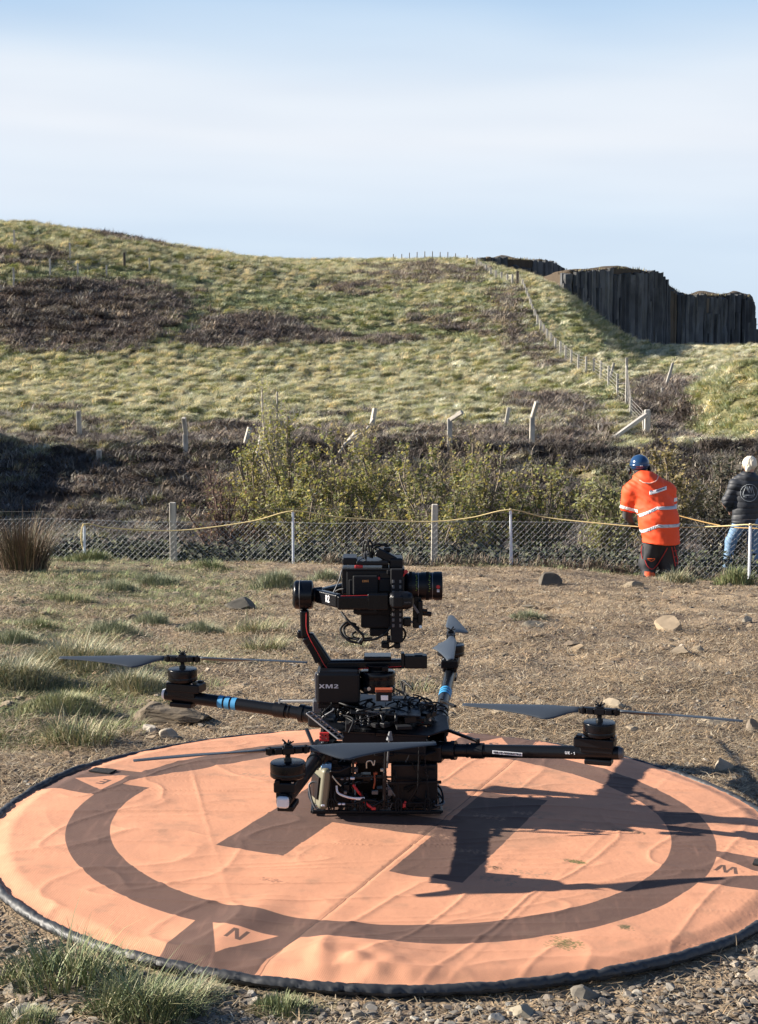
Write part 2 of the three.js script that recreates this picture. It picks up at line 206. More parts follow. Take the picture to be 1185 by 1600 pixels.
{
  const n = 2048, cv = document.createElement('canvas'); cv.width = cv.height = n; const c = cv.getContext('2d'), S = n / 2.5; // canvas up = N, right = E
  const X = (e) => n / 2 + e * S, Y = (q) => n / 2 - q * S;
  const OR = '#c88e6e', BR = '#60473d';
  c.fillStyle = OR; c.fillRect(0, 0, n, n);
  c.fillStyle = BR;
  for (let k = 0; k < 4; k++) { c.save(); c.translate(n / 2, n / 2); c.rotate(k * Math.PI / 2); c.beginPath(); c.moveTo(-.148 * S, -.95 * S); c.lineTo(.148 * S, -.95 * S); c.lineTo(.122 * S, -1.25 * S); c.lineTo(-.122 * S, -1.25 * S); c.fill(); c.restore(); }
  c.beginPath(); c.arc(n / 2, n / 2, .978 * S, 0, 7); c.arc(n / 2, n / 2, .848 * S, 0, 7, true); c.fill('evenodd');
  c.fillRect(X(-.378), Y(.422), .216 * S, .848 * S); c.fillRect(X(.162), Y(.422), .216 * S, .848 * S); c.fillRect(X(-.17), Y(.075), .34 * S, .165 * S);
  for (let k = 0; k < 4; k++) { c.save(); c.translate(n / 2, n / 2); c.rotate(k * Math.PI / 2); c.fillStyle = OR; c.beginPath(); c.moveTo(0, -1.135 * S); c.lineTo(.092 * S, -.976 * S); c.arc(0, 0, .981 * S, -Math.PI / 2 + .093, -Math.PI / 2 - .093, true); c.closePath(); c.fill(); c.restore(); }
  c.fillStyle = BR; c.textAlign = 'center'; c.textBaseline = 'middle'; c.font = 'bold 62px sans-serif';
  c.fillText('N', X(0), Y(1.022)); c.fillText('S', X(0), Y(-1.022)); c.fillText('E', X(1.022), Y(0)); c.fillText('W', X(-1.022), Y(0));
  const im = c.getImageData(0, 0, n, n), D = im.data; seed = 51;
  for (let j = 0; j < n; j++) for (let i = 0; i < n; i++) {
    const o = (j * n + i) * 4, e = (i / n - .5) * 2.5, q = (.5 - j / n) * 2.5;
    const big = fbm(e * 2.2, q * 2.2, 4), mid = fbm(e * 12 + 4, q * 12, 3), weave = ((i + j) % 2 ? .012 : -.012) + .05 * (rnd() - .5), scr = Math.max(0, fbm(e * 60 + q * 20, q * 9, 2) - .25) * .28;
    const dirt = Math.max(0, fbm(e * 3 + 20, q * 3 + 4, 4) - .1) * .5 + Math.max(0, fbm(e * 17 + 3, q * 17, 3) - .22) * .55 + (rnd() < .004 ? .3 : 0);
    const m = 1 + .07 * big + .05 * mid + weave + scr * (D[o] < 150 ? 1.4 : .2);
    const gray = [120, 98, 80];
    for (let k = 0; k < 3; k++) D[o + k] = Math.max(0, Math.min(255, lerp(D[o + k] * m, gray[k], Math.min(.5, dirt))));
  }
  // grass-green scuffs and mud marks lying on the cloth
  const stain = (W, N, w, h, col, k) => { const cx = X(-W), cy = Y(N); for (let p = 0; p < k; p++) { const x = Math.floor(cx + gs() * w * S), y = Math.floor(cy + gs() * h * S); for (let a = 0; a < 5; a++) for (let b = 0; b < 3; b++) { const o = ((y + b) * n + x + a) * 4; for (let q = 0; q < 3; q++) D[o + q] = lerp(D[o + q], col[q], .4); } } };
  stain(.75, .72, .06, .05, [92, 92, 50], 260); stain(.62, .12, .04, .02, [92, 92, 50], 160); stain(.7, -.22, .07, .02, [70, 60, 45], 120); stain(-.3, -1.02, .07, .03, [95, 70, 55], 260); stain(.42, .27, .03, .02, [90, 70, 50], 60); for (let k = 0; k < 16; k++) { const W = gs() * .9, N = gs() * .9; for (let b = 0; b < 5; b++) stain(W + b * .022, N + b * .012 * gs(), .014, .03, [150, 118, 95], 30); } stain(-.1,.62,.05,.02,[130,90,70],60); stain(.86, .55, .03, .02, [80, 78, 50], 90);
  // printed seam line
  for (let j = 0; j < n; j++) { const i = Math.floor(X(-.14)); for (let a = -1; a <= 1; a++) { const o = (j * n + i + a) * 4; for (let q = 0; q < 3; q++) D[o + q] *= a ? .82 : .6; } }
  c.putImageData(im, 0, 0);
  const map = new THREE.CanvasTexture(cv); map.colorSpace = THREE.SRGBColorSpace; map.anisotropy = 8;
  const weaveB = tex(256, (u, v) => .5 + .25 * Math.sin(u * 6.2832 * 32) * Math.sin(v * 6.2832 * 32) + .3 * pfbm(u * 16, v * 16, 16, 3), false, 14, 14);
  const nr = 220, na = 720, pos = [], uv = [], idx = [];
  for (let j = 0; j <= nr; j++) for (let i = 0; i <= na; i++) { const a = i / na * Math.PI * 2, r = PR * Math.pow(j / nr, .8), x = PADX + r * Math.cos(a), z = PADZ + r * Math.sin(a), W = r * Math.cos(a) * .927 + r * Math.sin(a) * .375, N = -r * Math.cos(a) * .375 + r * Math.sin(a) * .927; pos.push(x, padY(x, z), z); uv.push(.5 - W / 2.5, .5 + N / 2.5); if (i && j) { const k = j * (na + 1) + i, p = k - na - 2; idx.push(p, k, p + 1, p, k - 1, k); } }
  const g = new THREE.BufferGeometry(); g.setAttribute('position', new THREE.Float32BufferAttribute(pos, 3)); g.setAttribute('uv', new THREE.Float32BufferAttribute(uv, 2)); g.setIndex(idx); g.computeVertexNormals();
  const t = thing('landing_pad', 'large round orange cloth landing pad with brown ring, letter H and compass letters', 'landing pad');
  part('cloth', g, std(0xffffff, .85, 0, { map, bumpMap: weaveB, bumpScale: .0012}), t);
  // padded rim: black vinyl sleeve round a flexible hoop, puckered
  const rp = [], rn = [], ri = [], ru = [], ns = 1100, nt = 14;
  for (let i = 0; i <= ns; i++) { const a = i / ns * Math.PI * 2; const lift = .012 * Math.max(0, vn(Math.cos(a) * 2.2 + 7, Math.sin(a) * 2.2)) + .005 * Math.exp(-(((a - 1.25) / .3) ** 2)); for (let k = 0; k <= nt; k++) { const b = k / nt * Math.PI * 2; const wa = a + .02 * vn(a * 13, 2), pk = .0025 * fbm(wa * 30, Math.cos(b) * 1.4, 3) - .0045 * (1 - Math.abs(vn(wa * 37 + b * .35, 7))) ** 7 - .003 * (1 - Math.abs(vn(wa * 95 + b * .8, b * .5 + 9))) ** 6 + .001 * vn(a * 210, b * 2); const rad = .015 + pk, R = PR + .012 + rad * Math.cos(b); const x = PADX + R * Math.cos(a), z = PADZ + R * Math.sin(a); const gy = Math.max(H(x, z), -TILT * x - .01); rp.push(x, gy + .0135 + lift + rad * Math.sin(b), z); ru.push(a * 8, k / nt); if (i && k) { const q = i * (nt + 1) + k, p = q - nt - 2; ri.push(p, p + 1, q, p, q, q - 1); } } }
  const rg = new THREE.BufferGeometry(); rg.setAttribute('position', new THREE.Float32BufferAttribute(rp, 3)); rg.setAttribute('uv', new THREE.Float32BufferAttribute(ru, 2)); rg.setIndex(ri); rg.computeVertexNormals();
  part('rim', rg, std([.026, .029, .034], .55), t);
  const onPad = (W, N, up = .004) => { const x = PADX + W * .927 - N * .375, z = PADZ + W * .375 + N * .927; return V(x, padY(x, z) + up, z); };
  const vm = std([.02, .021, .024], 1, 0, { bumpMap: grainBump, bumpScale: .01 });
  for (const [W, N] of [[-1.09, -.10], [1.125, -.085]]) { const p = onPad(W, N, .004); const b = new RoundedBoxGeometry(.085, .006, .045, 1, .002); b.rotateY(-.38); b.translate(p.x, p.y, p.z); part('hook_fastener_patch', b, vm, t); }
}
// ---------------------------------------------------------------- vegetation
function bladeGeo(list) { // list of {p, dir angle, lean, h, w, col, seg}
  const pos = [], col = [], idx = [];
  for (const b of list) {
    const s = b.seg ?? 3, dx = Math.cos(b.a), dz = Math.sin(b.a), px = -dz, pz = dx, base = pos.length / 3;
    for (let k = 0; k <= s; k++) { const t = k / s, bend = b.lean * t * t * (b.droop ?? 1), out = b.h * (b.lean * .35 * t + bend * .65), up = b.h * t * Math.sqrt(Math.max(.08, 1 - (b.lean * t * .75) ** 2)) - (b.sag ?? 0) * t * t * b.h, w = b.w * (1 - t * .92) * .5; for (const e of [-1, 1]) { pos.push(b.x + dx * out + px * w * e, b.y + up, b.z + dz * out + pz * w * e); const q = b.c; col.push(q[0], q[1], q[2]); } if (k) { const o = base + k * 2; idx.push(o - 2, o - 1, o, o - 1, o + 1, o); } }
  }
  const g = new THREE.BufferGeometry(); g.setAttribute('position', new THREE.Float32BufferAttribute(pos, 3)); g.setAttribute('color', new THREE.Float32BufferAttribute(col, 3)); g.setIndex(idx); g.computeVertexNormals(); return g;
}
const vary = (c, k = .25) => { const m = 1 + rr(-k, k), h = rr(-.08, .08); return [c[0] * m * (1 + h), c[1] * m, c[2] * m * (1 - h)]; };
const vegMat = std(0xffffff, .75, 0, { vertexColors: true });
const tuft = (n, R, h, w, lean, cols, seg = 3) => bladeGeo(Array.from({ length: n }, () => { const a = rnd() * 6.283, r = R * Math.sqrt(rnd()); return { x: Math.cos(a) * r, y: -.01, z: Math.sin(a) * r, a: a + gs() * .9, lean: Math.min(1.25, Math.abs(lean * (.35 + r / R) + gs() * .25)), h: h * rr(.55, 1.1), w: w * rr(.6, 1.2), c: vary(cols[Math.floor(rnd() * cols.length)]), seg }; }));
function scatter(name, label, geos, mats, items) { // items: {p, s, r, c, v}
  geos.forEach((g, k) => {
    const list = items.filter((i) => i.v === k); if (!list.length) return;
    const m = new THREE.InstancedMesh(g, mats, list.length), q = new THREE.Quaternion(), M = new THREE.Matrix4();
    list.forEach((i, n) => { q.setFromAxisAngle(UP, i.r); if (i.n) q.premultiply(new THREE.Quaternion().setFromUnitVectors(UP, i.n)); M.compose(i.p, q, Array.isArray(i.s) ? V(...i.s) : V(i.s, i.s, i.s)); m.setMatrixAt(n, M); if (i.c) m.setColorAt(n, lin(...i.c)); });
    m.name = numbered(name); m.userData = { label, category: 'grass', kind: 'stuff' }; scene.add(m);
  });
}
const slopeN = (x, z, e = .15) => V(H(x - e, z) - H(x + e, z), 2 * e, H(x, z - e) - H(x, z + e)).normalize();
seed = 101;
{ // hillside turf: tussocks of pale grass, greener grass, dead bracken
  const white = [[1, 1, 1], [.8, .82, .78], [1.15, 1.1, 1]];
  const combed = (n, R, h, w, lean) => bladeGeo(Array.from({ length: n }, () => { const a = rnd() * 6.283, r = R * Math.sqrt(rnd()); return { x: Math.cos(a) * r, y: -.01, z: Math.sin(a) * r, a: rnd() < .65 ? .5 + gs() * 1.1 : a, lean: Math.min(1.25, Math.abs(lean + gs() * .4)), h: h * rr(.5, 1.15), w: w * rr(.6, 1.3), c: vary(white[Math.floor(rnd() * 3)], .3), seg: 2, sag: rr(0, .25) }; }));
  const tus = [0, 1, 2].map(() => combed(64, .2, .36, .026, .85));
  const turf = [0, 1].map(() => tuft(40, .3, .15, .03, .6, white, 1));
  const brk = [0, 1, 2].map(() => bladeGeo(Array.from({ length: 44 }, () => { const a = rnd() * 6.283, r = .4 * Math.sqrt(rnd()); return { x: Math.cos(a) * r, y: .02 + rnd() * .08, z: Math.sin(a) * r, a: rnd() * 6.283, lean: rr(.4, 1.3), h: rr(.25, .62), w: rr(.012, .05), c: vary([1, 1, 1], .45), seg: 2, sag: rr(0, .4) }; })));
  const A = [], B = [], Cc = [];
  const put = (x, z, d) => {
    const y = H(x, z), [st, gr, br, n, n2] = zone(x, z, y), k = rnd(), sc = Math.pow(Math.max(d, 40) / 60, .55);
    if (k < br) Cc.push({ p: V(x, y, z), s: [sc * rr(.7, 1.3), sc * rr(.4, .9) * (d < 48 ? 1 : 1), sc * rr(.7, 1.3)], r: rnd() * 6.3, c: vary(rnd() < .25 ? [.38, .33, .26] : rnd() < .5 ? [.135, .11, .095] : [.215, .175, .15], .3).map((q) => q * (d < 46 ? .6 : 1)), v: Math.floor(rnd() * 3) });  // bank bracken is darker growth, also darkened to stand in for self-shadow
    else if (k < br + st) A.push({ p: V(x, y, z), s: [sc * rr(.7, 1.3), sc * rr(.6, 1.2), sc * rr(.7, 1.3)], r: gs() * .9, c: vary(rnd() < .25 ? [.34, .35, .15] : C_STRAW, .2), v: Math.floor(rnd() * 3) });
    else B.push({ p: V(x, y, z), s: [sc * rr(.8, 1.5), sc * rr(.7, 1.6), sc * rr(.8, 1.5)], r: rnd() * 6.3, c: vary(rnd() < .25 ? [.42, .40, .2] : C_GREEN, .25), v: Math.floor(rnd() * 2) });
  };
  for (let k = 0; k < 75000; k++) { const d = 45 * Math.pow(275 / 45, Math.pow(rnd(), 1.15)), a = rr(-.285, .285); let x = a * d, z = -d; if (d < 140) { const [m, cx, cz] = tuss(x, z); if (m < .25 && rnd() < .75) continue; if (m >= .25) { const f = rr(.1, .6); x = lerp(x, cx, f); z = lerp(z, cz, f); } } put(x, z, d); }
  for (let k = 0; k < 3200; k++) { const d = rr(48, 70), x = rr(10.5, 18.5); put(x, -d, d); }
  for (let k = 0; k < 9000; k++) { const d = rr(27, 48), a = rr(-.29, .29); put(a * d, -d, d); }
  scatter('tussock_grass', 'pale straw coloured tussock grass covering the hillside', tus, vegMat, A);
  scatter('green_grass', 'short green grass growing on the hillside', turf, vegMat, B);
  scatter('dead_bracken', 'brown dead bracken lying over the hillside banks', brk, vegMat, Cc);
}
{ // dry litter, crumbs and gravel on the trampled earth
  const lit = [0, 1, 2].map(() => bladeGeo(Array.from({ length: 46 }, () => { const a = rnd() * 6.283, r = .15 * Math.sqrt(rnd()); return { x: Math.cos(a) * r, y: .001, z: Math.sin(a) * r, a: rnd() * 6.283, lean: rr(.9, 1.3), h: rr(.015, .06), w: rr(.0014, .004), c: vary(rnd() < .55 ? [.40, .30, .185] : rnd() < .6 ? [.15, .105, .07] : [.54, .44, .30], .3), seg: 2, sag: rr(.1, .5) }; })));
  const items = [];
  for (let k = 0; k < 15000; k++) { const d = 2.9 * Math.pow(17.3 / 2.9, rnd()), a = rr(-.28, .28), x = a * d, z = -d; if (Math.hypot(x - PADX, z - PADZ) < 1.27) continue; const dn = .5 + fbm(x * 1.3, z * 1.3, 3); if (rnd() > dn + .2 || (d < 4.3 && rnd() < .85)) continue; const s = rr(.8, 1.5) * Math.pow(d / 5, .35); items.push({ p: G(x, z).add(V(0, .002, 0)), s: [s, s * rr(.12, .55), s], r: rnd() * 6.3, n: slopeN(x, z), v: Math.floor(rnd() * 3) }); }
  scatter('straw_litter', 'dry straw litter strewn over the bare earth', lit, vegMat, items);
  const peb = [0, 1, 2, 3].map((k) => stoneGeo(1, 200 + k, .7, 1));
  const P = [];
  for (let k = 0; k < 34000; k++) {
    const d = 2.9 * Math.pow(16 / 2.9, Math.pow(rnd(), 1.5)), a = rr(-.28, .28), x = a * d, z = -d, r = Math.hypot(x - PADX, z - PADZ); if (r < 1.25) continue;
    const dens = (d < 4.2 ? 1.6 : .3) * (.45 + 1.2 * Math.max(0, .25 + fbm(x * 1.1 + 5, z * 1.1, 3))) + (x > .9 ? .15 : 0); if (rnd() > dens) continue;
    const s = .0035 + (d < 4.5 ? .014 : .017) * Math.pow(rnd(), 2.8); P.push({ p: G(x, z).add(V(0, s * .25, 0)), s: [s, s * rr(.5, .9), s * rr(.7, 1.2)], r: rnd() * 6.3, c: vary(rnd() < .16 ? [.31, .275, .225] : [.175, .148, .118], .35), v: k % 4 });
  }
  const Cl = []; for (let k = 0; k < 9000; k++) { const d = 4.6 * Math.pow(17 / 4.6, Math.pow(rnd(), 1.1)), a = rr(-.28, .28), x = a * d, z = -d; if (Math.hypot(x - PADX, z - PADZ) < 1.26 || fbm(x * 1.1 + 15, z * 1.1, 3) < rr(-.3, .3)) continue; const s = (.006 + .032 * Math.pow(rnd(), 3.5)) * Math.pow(d / 6, .4); Cl.push({ p: G(x, z).add(V(0, s * .1, 0)), s: [s, s * rr(.35, .7), s * rr(.7, 1.4)], r: rnd() * 6.3, c: vary(rnd() < .6 ? [.15, .108, .072] : [.27, .21, .14], .3), v: k % 4 }); }
  scatter('soil_crumbs', 'loose brown crumbs of soil over the bare earth', peb, std(0xffffff, .98), Cl);
  scatter('gravel', 'small grey and buff gravel scattered on the earth', peb, std(0xffffff, .9), P);
}
function stoneGeo(detail, sd, flat = .7, round = 0) { // angular stone
  const g0 = new THREE.IcosahedronGeometry(1, detail + 1), p = g0.attributes.position, s0 = seed; seed = sd; const cuts = Array.from({ length: 15 }, () => { const a = rnd() * 6.283, q = rr(-1, 1), w = Math.sqrt(1 - q * q); return [V(Math.cos(a) * w, q, Math.sin(a) * w), rr(.45, .78)]; });
  for (let i = 0; i < p.count; i++) { const v = V(p.getX(i), p.getY(i), p.getZ(i)); for (const [n, h] of cuts) { const q = v.dot(n) - h; if (q > 0) v.addScaledVector(n, -q); } const w = .05 * fbm(v.x * 3 + sd, v.y * 3 + v.z * 2, 3); v.multiplyScalar(1 + w); p.setXYZ(i, v.x, v.y * flat, v.z); }
  seed = s0; g0.computeVertexNormals(); return g0;
}
const rockB = tex(512, (u, v) => .5 + .6 * pfbm(u * 6, v * 6, 6, 6));
const rockC = tex(512, (u, v) => { const m = .72 + .4 * pfbm(u * 4, v * 4, 4, 6); return [m, m * .985, m * .96]; });
seed = 311;
{ // stones lying on the earth: [u, v of the foot, width px, height px, colour, label]
  const list = [
    [855, 916, 38, 22, [.12, .105, .085], 'dark angular stone with a long shadow on the bare earth'],
    [988, 918, 34, 14, [.33, .27, .19], 'low buff stone half buried near the person in orange'],
    [1048, 988, 50, 28, [.46, .36, .25], 'large pale buff wedge shaped stone on the bare earth'],
    [903, 1021, 28, 18, [.42, .32, .21], 'small blocky tan stone with a sharp edge'],
    [1062, 1023, 36, 15, [.26, .21, .15], 'flat brown stone beside a smaller pale one'],
    [1093, 1021, 22, 14, [.38, .31, .22], 'small pale stone touching a flat brown stone'],
    [803, 970, 22, 16, [.22, .19, .14], 'rounded brown stone at the end of a grass tuft'],
    [822, 968, 18, 15, [.40, .33, .23], 'narrow pale stone against the grass tuft'],
    [836, 983, 36, 14, [.20, .18, .14], 'long grey brown stone below the grass tuft'],
    [915, 893, 34, 12, [.35, .29, .21], 'flat pale stone lying on the crest by the wire mesh'],
    [1166, 975, 20, 14, [.3, .27, .22], 'small grey stone near the white stake'],
    [378, 955, 46, 26, [.13, .12, .10], 'dark pointed slab of stone among the grass tufts'],
    [262, 1156, 26, 18, [.40, .35, .28], 'pale chipped stone against the pad rim'],
    [232, 1145, 26, 14, [.52, .47, .40], 'whitish splintered stone beside the pad rim'],
    [960, 1108, 38, 20, [.32, .27, .20], 'buff stone behind the right hand propeller'],
    [1130, 1205, 32, 22, [.38, .32, .25], 'tan stone at the edge of the pad shadow'],
    [1178, 1145, 22, 26, [.24, .2, .16], 'tall brown stone at the end of the propeller tip'],
    [965, 1205, 30, 14, [.34, .3, .24], 'flat stone just outside the pad rim'],
    [1118, 1135, 46, 12, [.36, .30, .22], 'thin flat stone below the propeller tip'],
    [1140, 920, 10, 8, [.3, .25, .18], 'tiny stone beneath the white stake'],
    [1010, 925, 12, 8, [.28, .23, .17], 'tiny brown stone below the person in orange'],
    [20, 1552, 40, 26, [.17, .155, .13], 'grey stone in the gravel below the pad rim'],
    [38, 1598, 60, 40, [.40, .37, .32], 'pale upright stone among the gravel'],
    [815, 1588, 48, 22, [.33, .29, .22], 'buff flat stone in front of the pad rim'],
    [915, 1562, 46, 24, [.2, .18, .15], 'brown stone in the shadow of the pad rim'],
    [775, 1595, 24, 16, [.3, .3, .29], 'small grey stone in front of the pad'],
    [1178, 1530, 40, 22, [.42, .35, .27], 'pale stone beside the pad rim near the letter W'],
    [560, 1590, 26, 14, [.28, .24, .19], 'small brown stone in front of the raised fold'],
    [205, 968, 16, 8, [.25, .2, .15], 'tiny brown stone between two grass tufts'],
    [265, 943, 18, 7, [.25, .21, .16], 'small flat stone on the earth near the grass'],
    [640, 900, 16, 9, [.25, .2, .15], 'small dark stone beyond the lens'],
    [700, 1120, 18, 10, [.3, .25, .19], 'small stone beside the propeller tip'],
    [1010, 1065, 20, 9, [.3, .25, .18], 'small brown stone on the open earth'],
    [780, 1068, 14, 8, [.3, .25, .18], 'small stone above the right propeller blade'],
    [1085, 1085, 16, 9, [.35, .3, .22], 'small pale stone above the right propeller'],
  ];
  list.forEach(([u, v, w, h, c, label], k) => {
    const p = hit(u, v - 2), d = -p.z, sx = w / FPX * d / 1.5, sy = h / FPX * d / .95;
    const g = stoneGeo(2, 900 + k * 7, .8); g.scale(sx, sy, sx * rr(.7, 1)); g.rotateY(rr(-.5, .5)); g.computeVertexNormals();
    const m = one('stone', g, std(c, .92, 0, { map: rockC, bumpMap: rockB, bumpScale: .004 * Math.max(1, sx * 20) * .3 }), label, 'stone', 'stones lying on the bare earth');
    m.position.set(p.x, H(p.x, p.z) + sy * .1, p.z);
  });
  // broad boulder half sunk behind the pad
  const p = hit(265, 1128); const g = stoneGeo(3, 77, .8); const q = g.attributes.position; for (let i = 0; i < q.count; i++) { const k = 1 + .12 * fbm(q.getX(i) * 2, q.getZ(i) * 2 + q.getY(i), 3); q.setXYZ(i, q.getX(i) * .25 * k, q.getY(i) * .09 * k + .01 * fbm(q.getX(i) * 6, q.getZ(i) * 6, 3), q.getZ(i) * .15 * k); } g.computeVertexNormals();
  const m = one('boulder', g, std([.17, .135, .095], .97, 0, { map: rockC, bumpMap: rockB, bumpScale: .02 }), 'broad boulder half sunk in the earth beneath the rear left arm', 'boulder'); m.position.set(p.x, H(p.x, p.z) + .015, p.z);
}
seed = 411;
const GC = [[.17, .21, .09], [.22, .24, .11], [.30, .29, .15], [.13, .17, .07]], DC = [[.52, .45, .29], [.38, .33, .2], [.6, .53, .36]], GREY = [[.19, .225, .13], [.27, .29, .18], [.14, .175, .095], [.42, .40, .28]];
{ // single grass clumps: [u, v foot, width px, height px, blades, palette, label, kind]
  const L = [
    [105, 942, 90, 22, 900, 0, 'low green grass clump in front of the rush tussock'], [180, 926, 78, 26, 900, 1, 'grey green grass clump on bare earth left of the posts'], [245, 918, 80, 28, 1000, 1, 'rounded grey green grass clump below the concrete post'],
    [330, 892, 66, 22, 700, 0, 'small green grass clump near the crest'], [140, 878, 80, 24, 800, 0, 'bright green grass clump at the foot of the mesh'], [180, 992, 120, 32, 1300, 1, 'wide grey green grass clump on the trampled earth'],
    [236, 978, 70, 28, 700, 1, 'upright grass clump behind the wide one'], [318, 990, 76, 26, 900, 1, 'grey green grass clump left of the gimbal'], [398, 990, 84, 36, 420, 2, 'sparse tufted grass clump with dry stalks near the dark slab'],
    [432, 922, 72, 36, 1000, 1, 'dense grass clump just left of the cinema camera'], [415, 1018, 70, 34, 500, 2, 'thin dry grass clump left of the gimbal motor'], [505, 908, 60, 24, 600, 1, 'grass clump beyond the gimbal motor'],
    [120, 1045, 190, 62, 2600, 3, 'big wild grass clump with long bent blades'], [25, 1075, 150, 66, 2200, 3, 'tall pale grass clump at the edge of the green patch'], [215, 1078, 120, 48, 1400, 3, 'long bladed grass clump behind the rear left motor'],
    [95, 1115, 170, 46, 3000, 4, 'pale mossy grass mound behind the pad'], [125, 1160, 120, 56, 420, 2, 'spiky sparse grass clump beside the pad rim'], [300, 1040, 90, 30, 600, 2, 'dry grass clump behind the rear left propeller'],
    [20, 1010, 90, 34, 900, 1, 'grass clump below the rush tussock'], [60, 985, 80, 26, 800, 0, 'low green grass clump between earth and long grass'],
    [822, 968, 62, 20, 700, 1, 'isolated grass clump with stones at its foot'], [550, 1012, 50, 30, 120, 2, 'wispy dry grass clump behind the gimbal'], [655, 1085, 70, 40, 90, 2, 'thin dry stalk clump behind the rear arm'],
    [110, 1540, 230, 92, 620, 5, 'spiky green grass clump overhanging the pad rim'], [225, 1590, 190, 80, 1100, 5, 'bushy grass clump in front of the pad rim'], [440, 1580, 110, 34, 700, 0, 'low grass clump near the letter N'], [30, 1606, 130, 40, 800, 0, 'low mossy grass clump at the gravel'], [300, 1560, 110, 50, 500, 3, 'pale bent grass clump touching the pad rim'],
    [1000, 893, 40, 20, 300, 2, 'dry grass clump beside the person in orange'], [1060, 912, 60, 30, 500, 3, 'grass clump right of the person in orange'], [1110, 905, 70, 40, 700, 3, 'pale grass clump below the person in jeans'], [1150, 915, 60, 36, 600, 0, 'green grass clump beside the white stake'],
    [360, 868, 60, 14, 300, 0, 'thin green grass clump on the crest by the post'], [490, 866, 60, 14, 300, 0, 'thin green grass clump by the white stake'], [560, 870, 50, 12, 260, 0, 'small green grass clump on the crest'], [650, 868, 60, 18, 300, 2, 'dry grass clump beside the concrete post'],
  ];
  for (const [u, v, w, h, n, k, label] of L) {
    const p = hit(u, v), d = -p.z, W = w / FPX * d, h0 = h / FPX * d * (k === 3 ? .72 : k === 5 ? .9 : .85), cols = [GC, GREY, DC.concat(GC), GREY.concat(DC), [[.3, .3, .16], [.36, .34, .2], [.22, .25, .11]], GC.concat([[.35, .33, .2], [.1, .13, .05]])][k];
    const dep = Math.min(W * .75, Math.max(.12, W * .55)), b = [];
    for (let i = 0; i < n * (k === 1 || k === 3 ? 1.5 : 1.15); i++) { const a = rnd() * 6.283, r = Math.sqrt(rnd()) * (1 + .35 * vn(a * 2, u)), x = Math.cos(a) * r * W * .5, z = Math.sin(a) * r * dep * .5, long = k === 3 || k === 5 || k === 2; b.push({ x, y: H(p.x + x, p.z + z) - H(p.x, p.z) - .005 + (k === 4 ? h0 * .5 : k === 2 ? 0 : h0 * .3) * Math.max(0, 1 - r * r), z, a: rnd() < .6 ? a + gs() : rnd() * 6.283, lean: Math.abs(gs() * .5 + (long ? .75 : .45)), h: h0 * rr(.5, 1.15) * (1 - .45 * r * (k === 2 ? 0 : 1)) * (long && rnd() < .12 ? 1.5 : 1) * (k === 4 ? .55 : 1), w: Math.max(.0028, Math.min(.008, h0 * .035)) * rr(.6, 1.3) * Math.max(1, d / 9), c: vary(cols[Math.floor(rnd() * cols.length)], .25), seg: 3 }); }
    const m = one('grass_clump', bladeGeo(b), vegMat, label, 'grass', 'grass clumps on the trampled earth'); m.position.set(p.x, H(p.x, p.z), p.z);
  }
  // green sward at the left and thin grass along the crest, nobody could count the blades
  const bl = [0, 1].map(() => tuft(60, .09, .05, .0035, .7, [[1, 1, 1], [1.3, 1.25, 1.1], [.75, .8, .7]], 2)), items = [];
  for (let k = 0; k < 16000; k++) { const d = 4.6 * Math.pow(18.6 / 4.6, rnd()), a = rr(-.275, .27), x = a * d, z = -d; if (Math.hypot(x - PADX, z - PADZ) < 1.3) continue; const y = H(x, z), [u, v] = proj(x, y, z), n = fbm(x * .7, z * .7, 4), n2 = fbm(x * 3.1 + 7, z * 3.1, 4); let g = Math.max(blob(u + 60 * n, v + 25 * n, 20, 1070, 260, 95), .6 * blob(u + 50 * n, v + 18 * n, 190, 925, 240, 50), .5 * blob(u, v + 12 * n, 140, 875, 170, 18)); g *= .2 + 1.6 * Math.max(0, n2 + .15); if (d > 16.3) g = Math.max(g, .25 + .5 * n2); if (rnd() > g) continue; const s = rr(.6, 1.1) * (d > 12 ? 1.3 : 1); items.push({ p: V(x, y, z), s: [s, s * rr(.6, 1.4), s], r: rnd() * 6.3, c: vary(rnd() < .3 ? [.33, .3, .17] : [.17, .2, .085], .3), v: k % 2 }); }
  scatter('short_grass', 'short grey green grass growing over the earth', bl, vegMat, items);
}
